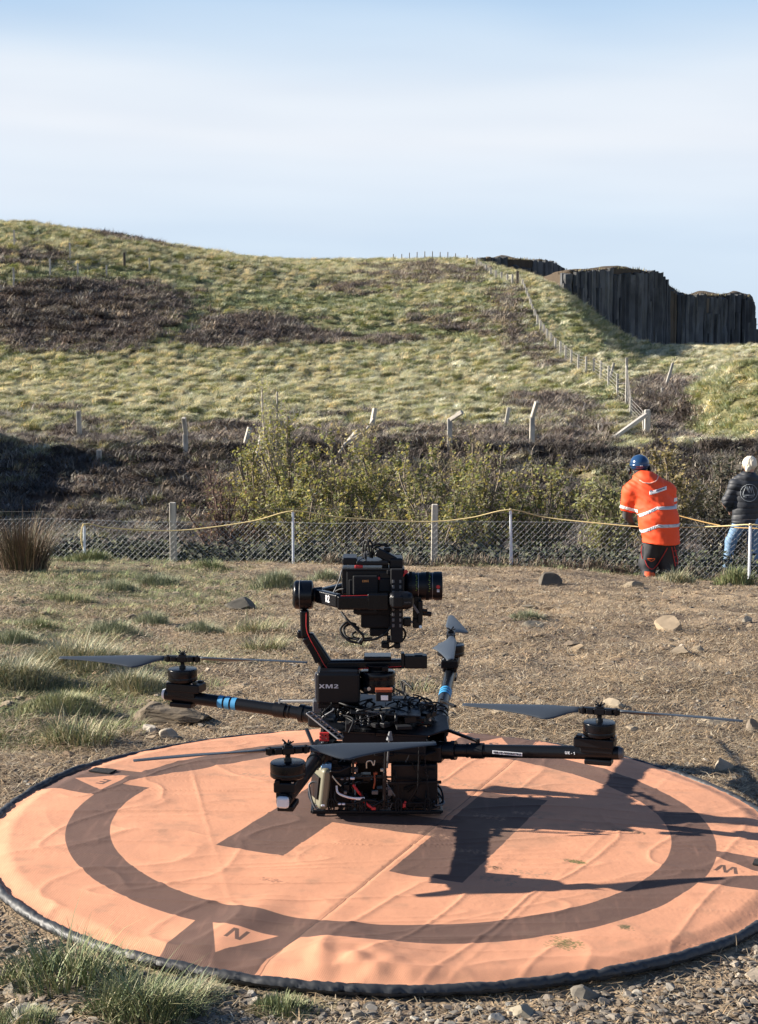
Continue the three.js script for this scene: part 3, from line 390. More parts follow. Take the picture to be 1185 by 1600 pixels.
{ // brown rush tussock by the left end of the fence
  const p = hit(35, 893), b = []; for (let i = 0; i < 1500; i++) { const a = rnd() * 6.283, r = Math.sqrt(rnd()) * .22; b.push({ x: Math.cos(a) * r, y: -.02, z: Math.sin(a) * r, a: a + gs() * .7, lean: Math.min(1.2, Math.max(.03, r * 2.6 + gs() * .35)), h: rr(.22, .58) * (1 - 1.6 * r * r) * (rnd() < .1 ? 1.2 : 1), w: rr(.005, .011), c: vary(rnd() < .5 ? [.10, .065, .042] : rnd() < .45 ? [.26, .19, .12] : [.07, .07, .035], .3), seg: 3 }); }
  const m = one('rush_tussock', bladeGeo(b), vegMat, 'dense brown upright rush tussock beside the mesh fence', 'rush plant'); m.position.set(p.x, H(p.x, p.z), p.z);
  // heather clumps between the crest and the mesh
  const spots = [[600, 868, 60], [700, 862, 70], [745, 868, 70], [790, 862, 80], [850, 868, 70], [890, 880, 70], [930, 884, 60], [640, 862, 50], [1075, 905, 50], [970, 890, 50], [520, 862, 40], [1135, 900, 60]];
  const ws = ['first', 'second', 'third'];
  spots.forEach(([u, v, w], k) => { const d = 17.75, q = at(u, v, d), W = w / FPX * d * .75, bl = []; const y0 = H(q.x, -d); for (let i = 0; i < 1300; i++) { const a = rnd() * 6.283, r = Math.sqrt(rnd()); bl.push({ x: Math.cos(a) * r * W, y: Math.sqrt(rnd()) * .3 * (1 - r * r), z: Math.sin(a) * r * .25, a: rnd() * 6.283, lean: rr(.2, 1.1), h: rr(.05, .14), w: rr(.008, .02), c: vary(rnd() < .6 ? [.15, .115, .085] : rnd() < .5 ? [.25, .21, .15] : [.11, .12, .06], .35), seg: 1 }); } const m = one('heather_clump', bladeGeo(bl), vegMat, 'low brown heather clump between the bare earth and the mesh fence', 'heather', 'heather clumps along the mesh fence'); m.position.set(q.x, y0 - .02, -d); });
}
// shrubs in the ditch behind the fence
const leafGeo = (list) => { const pos = [], col = [], nor = []; for (const { p, n, s, c } of list) { const t = V(n.y, n.z, n.x).cross(n).normalize(), b = n.clone().cross(t); const A = p.clone().addScaledVector(t, -s), B = p.clone().addScaledVector(b, s * .55), C2 = p.clone().addScaledVector(t, s), D = p.clone().addScaledVector(b, -s * .55); for (const q of [A, B, C2, A, C2, D]) { pos.push(q.x, q.y, q.z); nor.push(n.x, n.y, n.z); col.push(...c); } } const g = new THREE.BufferGeometry(); g.setAttribute('position', new THREE.Float32BufferAttribute(pos, 3)); g.setAttribute('color', new THREE.Float32BufferAttribute(col, 3)); g.computeVertexNormals(); return g; };
const twigM = std([.19, .155, .12], .9), twigPale = std([.34, .31, .27], .9), twigRed = std([.14, .09, .075], .9);
const leafM = new THREE.MeshPhysicalMaterial({ color: 0xffffff, vertexColors: true, roughness: 1, side: THREE.DoubleSide, transmission: .5, thickness: 0 });
function shrub(name, label, category, u, vTop, d, wpx, opt = {}) {
  const top = at(u, vTop, d), x0 = top.x, z0 = -d, y0 = H(x0, z0), Hh = top.y - y0, W = wpx / FPX * d / 2, t = thing(name, label, category, 'shrubs growing behind the mesh fence'); t.position.set(x0, y0, z0);
  const stems = [], leaves = [], nS = opt.stems ?? 18, cols = (opt.cols ?? [[.25, .23, .06], [.19, .2, .05], [.32, .27, .07], [.13, .15, .045]]).map((c) => c.map((q) => q * 1.25));
  for (let i = 0; i < nS; i++) {
    const a = rnd() * 6.283, sp = Math.sqrt(rnd()) * (opt.slim ?? 1), end = V(Math.cos(a) * sp * W, Hh * (1 - .45 * sp * sp) * rr(opt.minH ?? .58, 1.03), Math.sin(a) * sp * W * .6), mid = V(end.x * .35 + gs() * .15, end.y * .5, end.z * .35 + gs() * .15), st = V(end.x * .12, -.05, end.z * .12);
    const cv = new THREE.CatmullRomCurve3([st, mid, end.clone().multiplyScalar(.82).add(V(gs() * .1, .05, 0)), end]); stems.push(new THREE.TubeGeometry(cv, 9, (opt.sr ?? .015), 4));
    const nb = opt.twigs ?? 16;
    for (let k = 0; k < nb; k++) {
      const s = rr(.22, 1), b = cv.getPoint(s), L = rr(.25, .8) * Math.min(1, Hh / 2) * (1.15 - s * .6), dir = V(gs() + end.x * .25 / Math.max(.3, W), rr(.2, 1.2), gs()).normalize(), e = b.clone().addScaledVector(dir, L); stems.push(cyl(b, e, .005, .002, 3, true));
      if (k % 2 === 0) for (let q = 0; q < 3; q++) { const w = b.clone().lerp(e, rr(.3, .9)); stems.push(cyl(w, w.clone().add(V(gs() * .25, rr(-.05, .3), gs() * .25)), .003, .0012, 3, true)); }
      const nl = Math.round((opt.leaves ?? 20) * (rnd() < .3 ? .15 : rr(.6, 1.4))); for (let q = 0; q < nl; q++) { const w = rr(.1, 1.05), pp = b.clone().lerp(e, w).add(V(gs(), gs(), gs()).multiplyScalar(.07)); leaves.push({ p: pp, n: V(gs(), rr(-.2, 1), gs()).normalize(), s: (opt.ls ?? .034) * rr(.4, 1.4), c: vary(cols[Math.floor(rnd() * cols.length)], .3) }); }
    }
  }
  part('branches', stems, opt.bark ?? twigM, t); if (leaves.length) part('foliage', leafGeo(leaves), leafM, t); return t;
}
seed = 611;
shrub('willow_shrub', 'yellow green willow shrub with a loose leafy top, left of the others', 'shrub', 395, 668, 29, 130);
shrub('birch_sapling', 'slender pale birch sapling rising above the shrubs', 'tree', 425, 580, 29.5, 90, { stems: 9, twigs: 28, leaves: 10, ls: .028, slim: .7, minH: .75, bark: twigPale, cols: [[.42, .38, .15], [.36, .34, .12], [.3, .3, .1]] });
shrub('willow_shrub', 'broad olive shrub below the birch sapling', 'shrub', 460, 650, 28, 190, { stems: 20 });
shrub('willow_shrub', 'dark green shrub at the lower middle of the thicket', 'shrub', 545, 668, 27.5, 210, { stems: 20 });
shrub('twiggy_shrub', 'sparse brownish twiggy shrub around the leaning branch', 'shrub', 580, 645, 30, 150, { stems: 16, leaves: 10, cols: [[.33, .28, .12], [.26, .22, .1]] });
shrub('willow_shrub', 'dense olive shrub with dark interior between two concrete posts', 'shrub', 640, 645, 28.5, 210, { stems: 22 });
shrub('twiggy_shrub', 'twiggy half bare shrub in front of the concrete posts', 'shrub', 735, 640, 30, 160, { stems: 18, leaves: 9, cols: [[.28, .24, .12], [.22, .19, .09]] });
shrub('willow_shrub', 'green shrub with an upright spray of leaves', 'shrub', 750, 675, 27.5, 190, { stems: 20 });
shrub('willow_shrub', 'low green shrub at the right end of the thicket', 'shrub', 850, 690, 28, 170, { stems: 18 });
shrub('willow_shrub', 'olive shrub standing behind the concrete post and stake', 'shrub', 670, 705, 25.8, 220, { stems: 18 });
shrub('willow_shrub', 'small dark shrub at the left end of the thicket', 'shrub', 475, 715, 25.8, 190, { stems: 16 });
shrub('bramble_shrub', 'bare reddish bramble thicket at the left of the willows', 'shrub', 350, 728, 28, 130, { stems: 26, leaves: 3, twigs: 16, bark: twigRed, cols: [[.2, .13, .08], [.16, .16, .06]] });
shrub('gorse_shrub', 'ochre green gorse shrub behind the person in orange', 'shrub', 1050, 690, 26, 150, { stems: 22, cols: [[.26, .21, .07], [.19, .16, .06], [.3, .24, .1]] });
{ // dark tangled undergrowth filling the ditch, leaf colours darkened in place of shade
  const ug = [0, 1, 2].map(() => leafGeo(Array.from({ length: 90 }, () => { const a = rnd() * 6.283, r = Math.sqrt(rnd()) * .38; return { p: V(Math.cos(a) * r, rr(0, .5) * (1 - r), Math.sin(a) * r), n: V(gs(), rr(-.1, 1), gs()).normalize(), s: rr(.018, .045), c: vary([1, 1, 1], .4) }; }))), it = [];
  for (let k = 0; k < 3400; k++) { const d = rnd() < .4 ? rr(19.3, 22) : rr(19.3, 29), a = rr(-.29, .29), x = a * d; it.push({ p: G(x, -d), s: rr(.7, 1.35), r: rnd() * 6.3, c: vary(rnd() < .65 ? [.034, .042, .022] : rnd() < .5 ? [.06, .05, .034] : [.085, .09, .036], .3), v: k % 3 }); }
  scatter('undergrowth', 'dark tangled undergrowth filling the ditch behind the mesh fence, leaves darkened for shade', ug, vegMat, it);
}
shrub('gorse_shrub', 'pale green gorse shrub left of the blue helmet', 'shrub', 950, 740, 25, 100, { stems: 16, cols: [[.28, .27, .09], [.2, .21, .07]] });
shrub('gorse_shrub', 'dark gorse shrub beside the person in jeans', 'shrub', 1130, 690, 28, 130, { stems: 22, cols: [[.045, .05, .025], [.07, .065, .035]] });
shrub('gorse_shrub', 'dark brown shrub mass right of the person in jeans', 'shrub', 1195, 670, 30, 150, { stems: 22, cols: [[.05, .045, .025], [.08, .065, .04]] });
shrub('gorse_shrub', 'low dark shrub under the strainer post', 'shrub', 985, 705, 33, 110, { stems: 18, cols: [[.1, .11, .045], [.17, .15, .07]] });
// ---------------------------------------------------------------- mesh fence, stakes and rope
const concrete = std([.55, .52, .46], .95, 0, { map: rockC, bumpMap: rockB, bumpScale: .006 }), wireM = std([.34, .35, .36], .6, 0), rustWire = std([.3, .28, .26], .6, .5), woodM = std([.30, .27, .23], .95, 0, { map: rockC, bumpMap: rockB, bumpScale: .004 });
seed = 711;
const FD = 18.6;
function post(x, z, y0, y1, w, lean = 0, leanz = 0) { const h = y1 - y0, g = new RoundedBoxGeometry(w, h, w, 2, w * .12); const p = g.attributes.position; for (let i = 0; i < p.count; i++) { const t = p.getY(i) / h + .5, k = 1 - .12 * t; p.setXYZ(i, p.getX(i) * k + lean * t * h, p.getY(i), p.getZ(i) * k + leanz * t * h); } const uv = g.attributes.uv; for (let i = 0; i < uv.count; i++) uv.setXY(i, uv.getX(i) * .4 + x, uv.getY(i) * 1.2); g.translate(x, y0 + h / 2, z); g.computeVertexNormals(); return g; }
{
  const f = thing('chain_link_fence', 'chain link mesh fence on concrete posts across the edge of the bare earth', 'fence');
  const topY = at(592, 814, FD).y, botY = topY - 1.02, zig = [];
  const yTop = (x) => topY + .02 * Math.sin(x * 1.1) - .004 * x + .015 * vn(x * 1.7, 4), zOff = (x, t) => -FD + .05 * vn(x * .9, t * 2) * (t);
  const pitch = .035;
  for (let x = -7, ph = 1; x < 7; x += pitch, ph = -ph) { // each wire zigzags down and hooks its neighbours
    const n = 30; let prev = null; const yt = yTop(x);
    for (let k = 0; k <= n; k++) { const t = k / n, s = (k % 2 ? 1 : -1) * ph * pitch * .5, p = V(x + s + .014 * vn(x * .8, k * .2), yt - t * 1.02, zOff(x, t) + (k % 2 ? .003 : -.003)); if (prev) { const d = p.clone().sub(prev).normalize(), a = V(d.y, -d.x, 0).multiplyScalar(.0017), b = V(0, 0, .0017); zig.push([prev, p, a, b]); } prev = p; }
  }
  const pos = []; for (const [p, q, a, b] of zig) { const A = [a, b, a.clone().negate(), b.clone().negate()]; for (let k = 0; k < 4; k++) { const c = A[k], d = A[(k + 1) % 4], p0 = p.clone().add(c), p1 = p.clone().add(d), q0 = q.clone().add(c), q1 = q.clone().add(d); for (const v of [p0, q0, p1, p1, q0, q1]) pos.push(v.x, v.y, v.z); } }
  const g = new THREE.BufferGeometry(); g.setAttribute('position', new THREE.Float32BufferAttribute(pos, 3)); g.computeVertexNormals();
  const m = part('mesh_wire', g, wireM, f); m.userData.kind = 'stuff';
  for (const [u, vt, lean] of [[270, 785, .0], [678, 788, .01], [-160, 790, 0], [1330, 800, 0]]) { const p = at(u, vt, FD + .06); part('post', post(p.x, p.z, botY - .25, p.y, .085, lean), concrete, f); }
  for (const dy of [-.012, -.52, -1.0]) part('line_wire', tube(Array.from({ length: 60 }, (_, i) => { const x = -7 + i * 14 / 59; return V(x, yTop(x) + dy, zOff(x, -dy) + .012); }), .002, 120, 4), wireM, f);
  part('top_wire', tube([[-60, 800], [60, 799], [270, 797], [480, 795], [678, 797], [900, 806], [1185, 812], [1300, 812]].map(([u, v]) => { const p = at(u, v, FD + .06); return p; }), .0016, 90, 4), rustWire, f);
  // thin white stakes and the rope they carry
  const stakeM = std([.72, .76, .82], .5), ropeM = std([.60, .48, .24], .85);
  const S = [[132, 818, 870, 18.2, .015, 'short white stake at the knotted end of the rope'], [458, 797, 872, 18.25, 0, 'white stake between the two concrete posts'], [798, 795, 872, 18.25, -.03, 'slightly tilted white stake right of the middle concrete post'], [1173, 818, 916, 17.0, .0, 'white stake beside the person in jeans']];
  const tops = S.map(([u, vt, vb, d, lean, label]) => { const p = at(u, vt, d), t = thing('rope_stake', label, 'stake', 'white stakes carrying the rope'), y0 = H(p.x, p.z) - .1; t.position.set(p.x, y0, p.z); const h = p.y - y0; part('shaft', [bar(V(-lean * h, 0, 0), V(0, h, 0), .028, .028, .004), box(0, h * .55, .016, .012, h * .8, .006, .001)], stakeM, t); part('rope_hook', tube([V(-.02, h - .03, 0), V(-.012, h - .006, .02), V(.012, h - .004, .02), V(.022, h - .03, 0)], .006, 14, 5), ropeM, t); return p; });
  const rp = (u, v, d) => at(u, v, d);
  const ropePts = [rp(130, 858, 18.2), rp(127, 840, 18.18), tops[0].clone().add(V(0, -.01, .02)), rp(165, 824, 18.3), rp(215, 828, 18.4), rp(275, 829, 18.5), rp(330, 824, 18.45), rp(400, 813, 18.35), tops[1].clone().add(V(0, -.01, .02)), rp(520, 807, 18.4), rp(600, 813, 18.5), rp(678, 815, 18.5), rp(735, 809, 18.4), tops[2].clone().add(V(0, -.01, .02)), rp(850, 808, 18.3), rp(930, 817, 18.1), rp(1000, 823, 17.9), rp(1070, 824, 17.6), rp(1130, 822, 17.3), tops[3].clone().add(V(0, -.01, .02)), rp(1215, 824, 17)];
  one('guide_rope', tube(ropePts, .0075, 260, 6), ropeM, 'thin yellow rope slung between the white stakes in front of the mesh', 'rope');
  one('loose_cord', tube([rp(1062, 806, 18.7), rp(1085, 812, 18.5), rp(1120, 820, 18), rp(1145, 824, 17.5), rp(1185, 826, 17.2), rp(1220, 830, 17.2)], .007, 60, 5), std([.35, .22, .08], .9), 'dark orange cord hanging below the yellow rope near the stake', 'cord');
}
// ---------------------------------------------------------------- old concrete posts on the bank
{
  const list = [[124, 642, 692, 49, 0, .035, 'lone upright concrete post at the far left of the bank top'], [155, 703, 768, 44, 0, 0, 'concrete post on the dark bank left of the willows'], [291, 678, 740, 45, 0, .03, 'concrete post with a dark bent top standing on the bank'], [557, 673, 730, 44, 0, 0, 'concrete post rising out of the shrubs by the leaning branch'], [703, 654, 720, 45, 0, 0, 'concrete post with a broken arm leaning away'], [832, 650, 712, 46, 0, 0, 'concrete post with an upright bent arm near the strainer']];
  const arms = [null, null, [291, 678, 289, 652, true], [557, 673, 545, 690, false], [703, 654, 722, 643, false], [832, 650, 838, 627, true]];
  list.forEach(([u, vt, vb, d, l, lz, label], k) => { const p = at(u, vt, d), t = thing('concrete_post', label, 'post', 'old concrete posts on the bank'), y0 = Math.min(H(p.x, p.z), at(u, vb, d).y) - .15; t.position.set(p.x, y0, p.z); part('shaft', post(0, 0, 0, p.y - y0, .16, lz ? -lz * .6 : 0), concrete, t); const a = arms[k]; if (a) { const q = at(a[2], a[3], d), dx = q.x - p.x, dy = q.y - p.y; part('bent_arm', bar(V(0, p.y - y0 - .05, 0), V(dx, p.y - y0 + dy, .25), .12, .12, .02), concrete, t); } });
  const slant = [[428, 698, 442, 668, 50, 'short leaning concrete stub on the bank top'], [215, 682, 222, 670, 50, 'small tilted stub left of the bent post'], [398, 708, 411, 672, 44, 'slanting pale stub among the birch twigs'], [440, 672, 450, 650, 47, 'leaning stub right of the birch sapling'], [578, 662, 586, 638, 49, 'thin leaning stub above the shrubs'], [788, 650, 796, 637, 52, 'short slanting stub on the bank top near the bent post'], [378, 676, 390, 668, 46, 'low slanting stub beside the birch sapling']];
  for (const [u0, v0, u1, v1, d, label] of slant) { const a = at(u0, v0, d), b = at(u1, v1, d); a.y = Math.min(a.y, H(a.x, a.z)) - .1; one('leaning_stub', bar(a, b.add(V(0, 0, -.1)), .13, .13, .02), concrete, label, 'post', 'broken leaning fence stubs on the bank'); }
  one('leaning_branch', [tube([at(530, 708, 43), at(541, 692, 43.2), at(556, 684, 43.5), at(572, 672, 43.6), at(584, 655, 43.8)], .04, 24, 5)], twigPale, 'bare pale branch leaning across the concrete post', 'branch');
}
// ---------------------------------------------------------------- stock fence climbing the hill
const wood2 = std([.52, .5, .46], .95, 0, { map: rockC }), darkWood = std([.12, .1, .085], .95, 0, { map: rockC });
function stockFence(label, pts, opt = {}) { // pts: [u, v foot, height px, dark]
  const f = thing('stock_fence', label, 'fence', 'stock fences on the hillside'); const feet = [];
  for (const [u, v, h, dark, lean = 0] of pts) { const p = hit(u, v), d = -p.z, hh = h / FPX * d, w = opt.w ?? Math.max(.1, Math.min(.24, .0014 * d)); feet.push([p, hh]); part('post', post(p.x, p.z, p.y - .25, p.y + hh, w * (dark ? 1.5 : 1), lean), dark ? darkWood : wood2, f); }
  if (opt.wires !== 0) for (const k of [.15, .3, .45, .6, .75, .92]) { const c = []; for (const [p, hh] of feet) c.push(V(p.x, p.y + hh * k, p.z + .05)); for (let i = 0; i < c.length - 1; i++) part('wire', cyl(c[i], c[i + 1], opt.wr ?? .011, opt.wr ?? .011, 3, true), rustWire, f); }
  return f;
}
{
  const path = [[1006, 676, 34], [986, 655, 34], [979, 640, 68], [965, 622, 38], [951, 608, 36], [939, 598, 34], [928, 589, 30], [916, 587, 30], [904, 582, 28], [893, 573, 26], [884, 564, 24], [876, 556, 23], [868, 549, 21], [861, 540, 20], [855, 533, 19], [850, 525, 18], [845, 517, 17], [840, 508, 16], [836, 499, 15], [832, 490, 14], [829, 481, 14], [826, 472, 13], [823, 464, 13], [820, 456, 12], [817, 449, 12], [809, 446, 22, 1], [801, 443, 14], [793, 441, 13], [784, 438, 13], [775, 435, 12], [767, 431, 12], [760, 425, 11], [752, 419, 10], [745, 415, 10], [738, 411, 9], [730, 407, 8]];
  const f = stockFence('wire stock fence with wooden posts climbing the hill to the crag', path);
  const s = at(1012, 640, 50), y0 = H(s.x, s.z) - .2; part('strainer_post', post(s.x, s.z, y0, s.y, .2), wood2, f);
  const a = at(946, 692, 48.5), b = at(1010, 648, 49.9); a.y = Math.min(a.y, H(a.x, a.z)); part('brace', bar(a, b, .13, .13, .02), wood2, f);
  stockFence('thin row of fence posts along the skyline', [[712, 405, 9], [700, 404, 10], [688, 404, 10], [676, 404, 11], [664, 403, 10], [652, 403, 9], [640, 403, 8], [628, 403, 6], [615, 403, 6]], { wires: 0, w: .2 });
  stockFence('scattered fence posts above the bracken on the left of the hill', [[22, 447, 28], [79, 437, 32], [122, 432, 20], [167, 437, 22], [195, 420, 25, 1], [234, 425, 22], [23, 390, 30], [110, 406, 26]], { wires: 0, w: .12 });
  const q = [[979, 595, 36, 0, 'tall thin post standing just beyond the climbing fence'], [1036, 612, 45, .28, 'old leaning post in the grass right of the climbing fence'], [1035, 622, 16, 0, 'stub beside the old leaning post'], [950, 597, 30, .25, 'leaning post propped beyond the climbing fence']];
  for (const [u, v, h, lean, label] of q) { const p = hit(u, v), d = -p.z; one('field_post', post(p.x, p.z, p.y - .25, p.y + h / FPX * d, .13, lean), wood2, label, 'post', 'old posts in the grass below the crag'); }
}
// ---------------------------------------------------------------- basalt crag
seed = 811;
const lichenC = tex(512, (u, v) => { const n = pfbm(u * 5, v * 5, 5, 6), l = sm(.12, .3, pfbm(u * 9 + 3, v * 3, 9, 5)), m = .62 + .6 * n; return [m + .25 * l, m + .23 * l, m + .16 * l]; });
{
  const basalt = [0, 1, 2, 3].map((k) => std([.055 + .026 * k, .059 + .026 * k, .067 + .025 * k], .92, 0, { map: lichenC, bumpMap: rockB, bumpScale: .12 })), warm = std([.17, .135, .10], .95, 0, { map: rockC, bumpMap: rockB, bumpScale: .06 }), capM = std([.12, .09, .06], 1, 0, { map: grainTex, bumpMap: grainBump, bumpScale: .1 });
  // each section: edge points [u, v top, v base, distance]
  const secs = [
    ['dark heathery outer crag beside the fence top', [[748, 405, 416, 226], [790, 404, 424, 228], [830, 406, 440, 230], [862, 409, 446, 232], [886, 424, 452, 235]], 3.2],
    ['main basalt crag of tall vertical columns', [[878, 428, 452, 199], [900, 424, 462, 199.5], [925, 421, 482, 201], [960, 419, 506, 204], [1000, 420, 530, 208], [1030, 428, 534, 212], [1040, 440, 534, 214], [1058, 452, 538, 217], [1064, 462, 538, 219]], 2.2],
    ['detached right hand basalt crag with a flat grassy top', [[1056, 458, 540, 215], [1075, 461, 541, 216], [1100, 459, 542, 219], [1140, 461, 546, 224], [1172, 463, 549, 229], [1178, 482, 550, 230], [1183, 505, 551, 231]], 2.2],
  ];
  for (const [label, pts, colw] of secs) {
    const t = thing('basalt_crag', label, 'cliff', 'basalt crags beyond the hill'); const P = pts.map(([u, vt, vb, d]) => [at(u, vt, d), at(u, vb, d)]);
    const back = []; const cum = [0]; for (let i = 1; i < P.length; i++) cum.push(cum[i - 1] + P[i][0].distanceTo(V(P[i - 1][0].x, P[i][0].y, P[i - 1][0].z)));
    let s = 0, left = 0, cPro = 0, cTop = 0, cMat = 0; const L = cum[cum.length - 1]; const crest = [];
    while (s < L) {
      const w = .7 * rr(.5, 1.9) * (colw > 3 ? .9 : 1); let i = 0; while (i < cum.length - 2 && cum[i + 1] < s) i++; const k = (s - cum[i]) / (cum[i + 1] - cum[i]); const tp = P[i][0].clone().lerp(P[i + 1][0], k), bp = P[i][1].clone().lerp(P[i + 1][1], k);
      if (left-- <= 0) { left = Math.floor(rr(2, 7)); cPro = rr(-.9, 1.1); cTop = rr(-.5, .25) - (rnd() < .2 ? rr(.4, 1.4) : 0); cMat = Math.floor(rnd() * 4); }
      const proud = .2 * rr(-.6, 1) + cPro + .6 * vn(s * .15, 8), top = tp.y + cTop + rr(-.14, .1), x = tp.x, z = tp.z + proud; crest.push(V(x, tp.y, z));
      const h = top - (bp.y - 4), g = new THREE.CylinderGeometry(w * .62, w * rr(.62, .72), h, rnd() < .7 ? 6 : 5, 9); const ringJ = Array.from({ length: 12 }, () => rr(-.1, .1)); const pp = g.attributes.position; const lx = gs() * .012, ph = rr(0, 50); for (let q = 0; q < pp.count; q++) { const yy = pp.getY(q), j = .05 * vn(ph + yy * .9, 2) + ringJ[Math.round((yy / h + .5) * 9)]; pp.setXYZ(q, pp.getX(q) * (1 + j) + lx * yy, yy + (yy > h * .49 ? .25 * vn(pp.getX(q) * 2 + ph, pp.getZ(q) * 2) : 0), pp.getZ(q) * (1 + j) + .12 * vn(ph, yy * .4)); }
      const uv = g.attributes.uv; for (let q = 0; q < uv.count; q++) uv.setXY(q, uv.getX(q) * .6 + ph, uv.getY(q) * h * .09);
      if (colw < 3 && rnd() < .45) { const h2 = h * rr(.35, .8), w2 = w * rr(.6, 1), g2 = new THREE.CylinderGeometry(w2 * .55, w2 * .65, h2, 5, 3).toNonIndexed(); const p2 = g2.attributes.position; for (let q = 0; q < p2.count; q++) if (p2.getY(q) > h2 * .45) p2.setY(q, p2.getY(q) + .5 * p2.getX(q) * gs()); g2.rotateY(rnd() * 3); g2.translate(x + gs() * .3, bp.y - 4 + h2 / 2, z + rr(.3, .8)); g2.computeVertexNormals(); part('column', g2, basalt[Math.floor(rnd() * 4)], t); }
      g.rotateY(rnd() * 3); g.translate(x, top - h / 2, z); const ng = g.toNonIndexed(); ng.computeVertexNormals(); part('column', ng, rnd() < .02 ? warm : basalt[rnd() < .6 ? cMat : Math.floor(rnd() * 4)], t); s += w * .98;
    }
    // body of rock behind the columns and the turf on it
    const n = crest.length, pos = [], idx = []; const rows = 7; for (let j = 0; j < rows; j++) for (let i = 0; i < n; i++) { const c = crest[i], b = j === 0 ? -6 : .15 + 1.2 * fbm(c.x * .25, j * 2.1, 3) * (j > 1 ? 1 : .2) + (j > 1 ? .25 * j * .4 : 0) - (j === rows - 1 || i === 0 || i === n - 1 ? 8 : 0); pos.push(c.x + (j > 1 ? (j - 1) * 1.2 * (label.includes('detached') ? .6 : -.4) : 0), c.y + b - .25, c.z + .1 - [.3, .3, 2, 5, 10, 18, 26][j]); if (i && j) { const k = j * n + i; idx.push(k - n - 1, k - n, k - 1, k - n, k, k - 1); } }
    const g = new THREE.BufferGeometry(); g.setAttribute('position', new THREE.Float32BufferAttribute(pos, 3)); g.setAttribute('uv', new THREE.Float32BufferAttribute(pos.flatMap((_, i) => i % 3 ? [] : [pos[i] * .3, pos[i + 2] * .3]), 2)); g.setIndex(idx); g.computeVertexNormals(); part('turf_cap', g, capM, t);
    const bl = []; for (let i = 0; i < n * (colw > 3 ? 60 : 18); i++) { const c = crest[Math.floor(rnd() * n)]; bl.push({ x: c.x + gs() * .8, y: c.y - .25 + rr(-.1, .2), z: c.z - rr(.2, 3), a: rnd() * 6.3, lean: rr(.2, 1), h: rr(.2, .6), w: rr(.05, .16), c: vary(rnd() < .5 ? [.16, .12, .08] : [.2, .18, .08], .3), seg: 1 }); } part('heather_fringe', bladeGeo(bl), vegMat, t).userData.kind = 'stuff';
  }
}
// ---------------------------------------------------------------- drone
seed = 911;
const font = await new FontLoader().loadAsync('fonts/droid/droid_sans_bold.typeface.json');
const text = (s, h, x, y, z, sx = 1, rotY = 0) => { const g = new TextGeometry(s, { font, size: h, depth: .0008, curveSegments: 3, bevelEnabled: false }); g.computeBoundingBox(); const b = g.boundingBox; g.translate(-(b.min.x + b.max.x) / 2, -(b.min.y + b.max.y) / 2, 0); g.scale(sx, 1, 1); g.rotateY(rotY); g.translate(x, y, z); return g; };
const DC0 = V(.004, padY(.004, -4.774), -4.774);
const L = (u, v, dz = 0) => at(u, v, 4.774 - dz).sub(DC0);           // pixel + distance ahead of the drone's centre -> drone coordinates
const carbonT = tex(64, (u, v) => { const a = (Math.floor(u * 8) + Math.floor(v * 8)) % 2; return a ? .75 : 1; }, false, 10, 10);
const blk = (c, r, more = {}) => new THREE.MeshPhysicalMaterial({ color: lin(...c), roughness: r, specularIntensity: .55, side: THREE.DoubleSide, ...more });
const M = {
  black: blk([.0035, .0045, .007], .4), matte: blk([.0045, .0055, .008], .7), carbon: blk([.0055, .007, .010], .32, { map: carbonT }), gloss: blk([.0035, .0045, .007], .25), blade: blk([.04, .05, .065], .42), grey: std([.10, .105, .115], .5, .3), steel: std([.45, .46, .48], .3, .9), alu: std([.30, .31, .33], .4, .8), red: std([.42, .018, .022], .5), blue: std([.035, .25, .50], .6), white: std([.72, .74, .77], .5), label: std([.70, .74, .80], .6), cream: std([.55, .52, .42], .5), orange: std([.25, .05, .015], .6), copper: std([.4, .2, .08], .4, .6), cable: blk([.004, .005, .007], .5), green: std([.25, .35, .05], .6), lens: std([.02, .022, .03], .06), olive: std([.17, .165, .12], .5, .3), screen: std([.02, .022, .03], .15)
};
const drone = thing('camera_drone', 'black four rotor camera drone standing on the orange pad', 'drone'); drone.position.copy(DC0);
const deg = Math.PI / 180, YAW = 201.1 * deg;
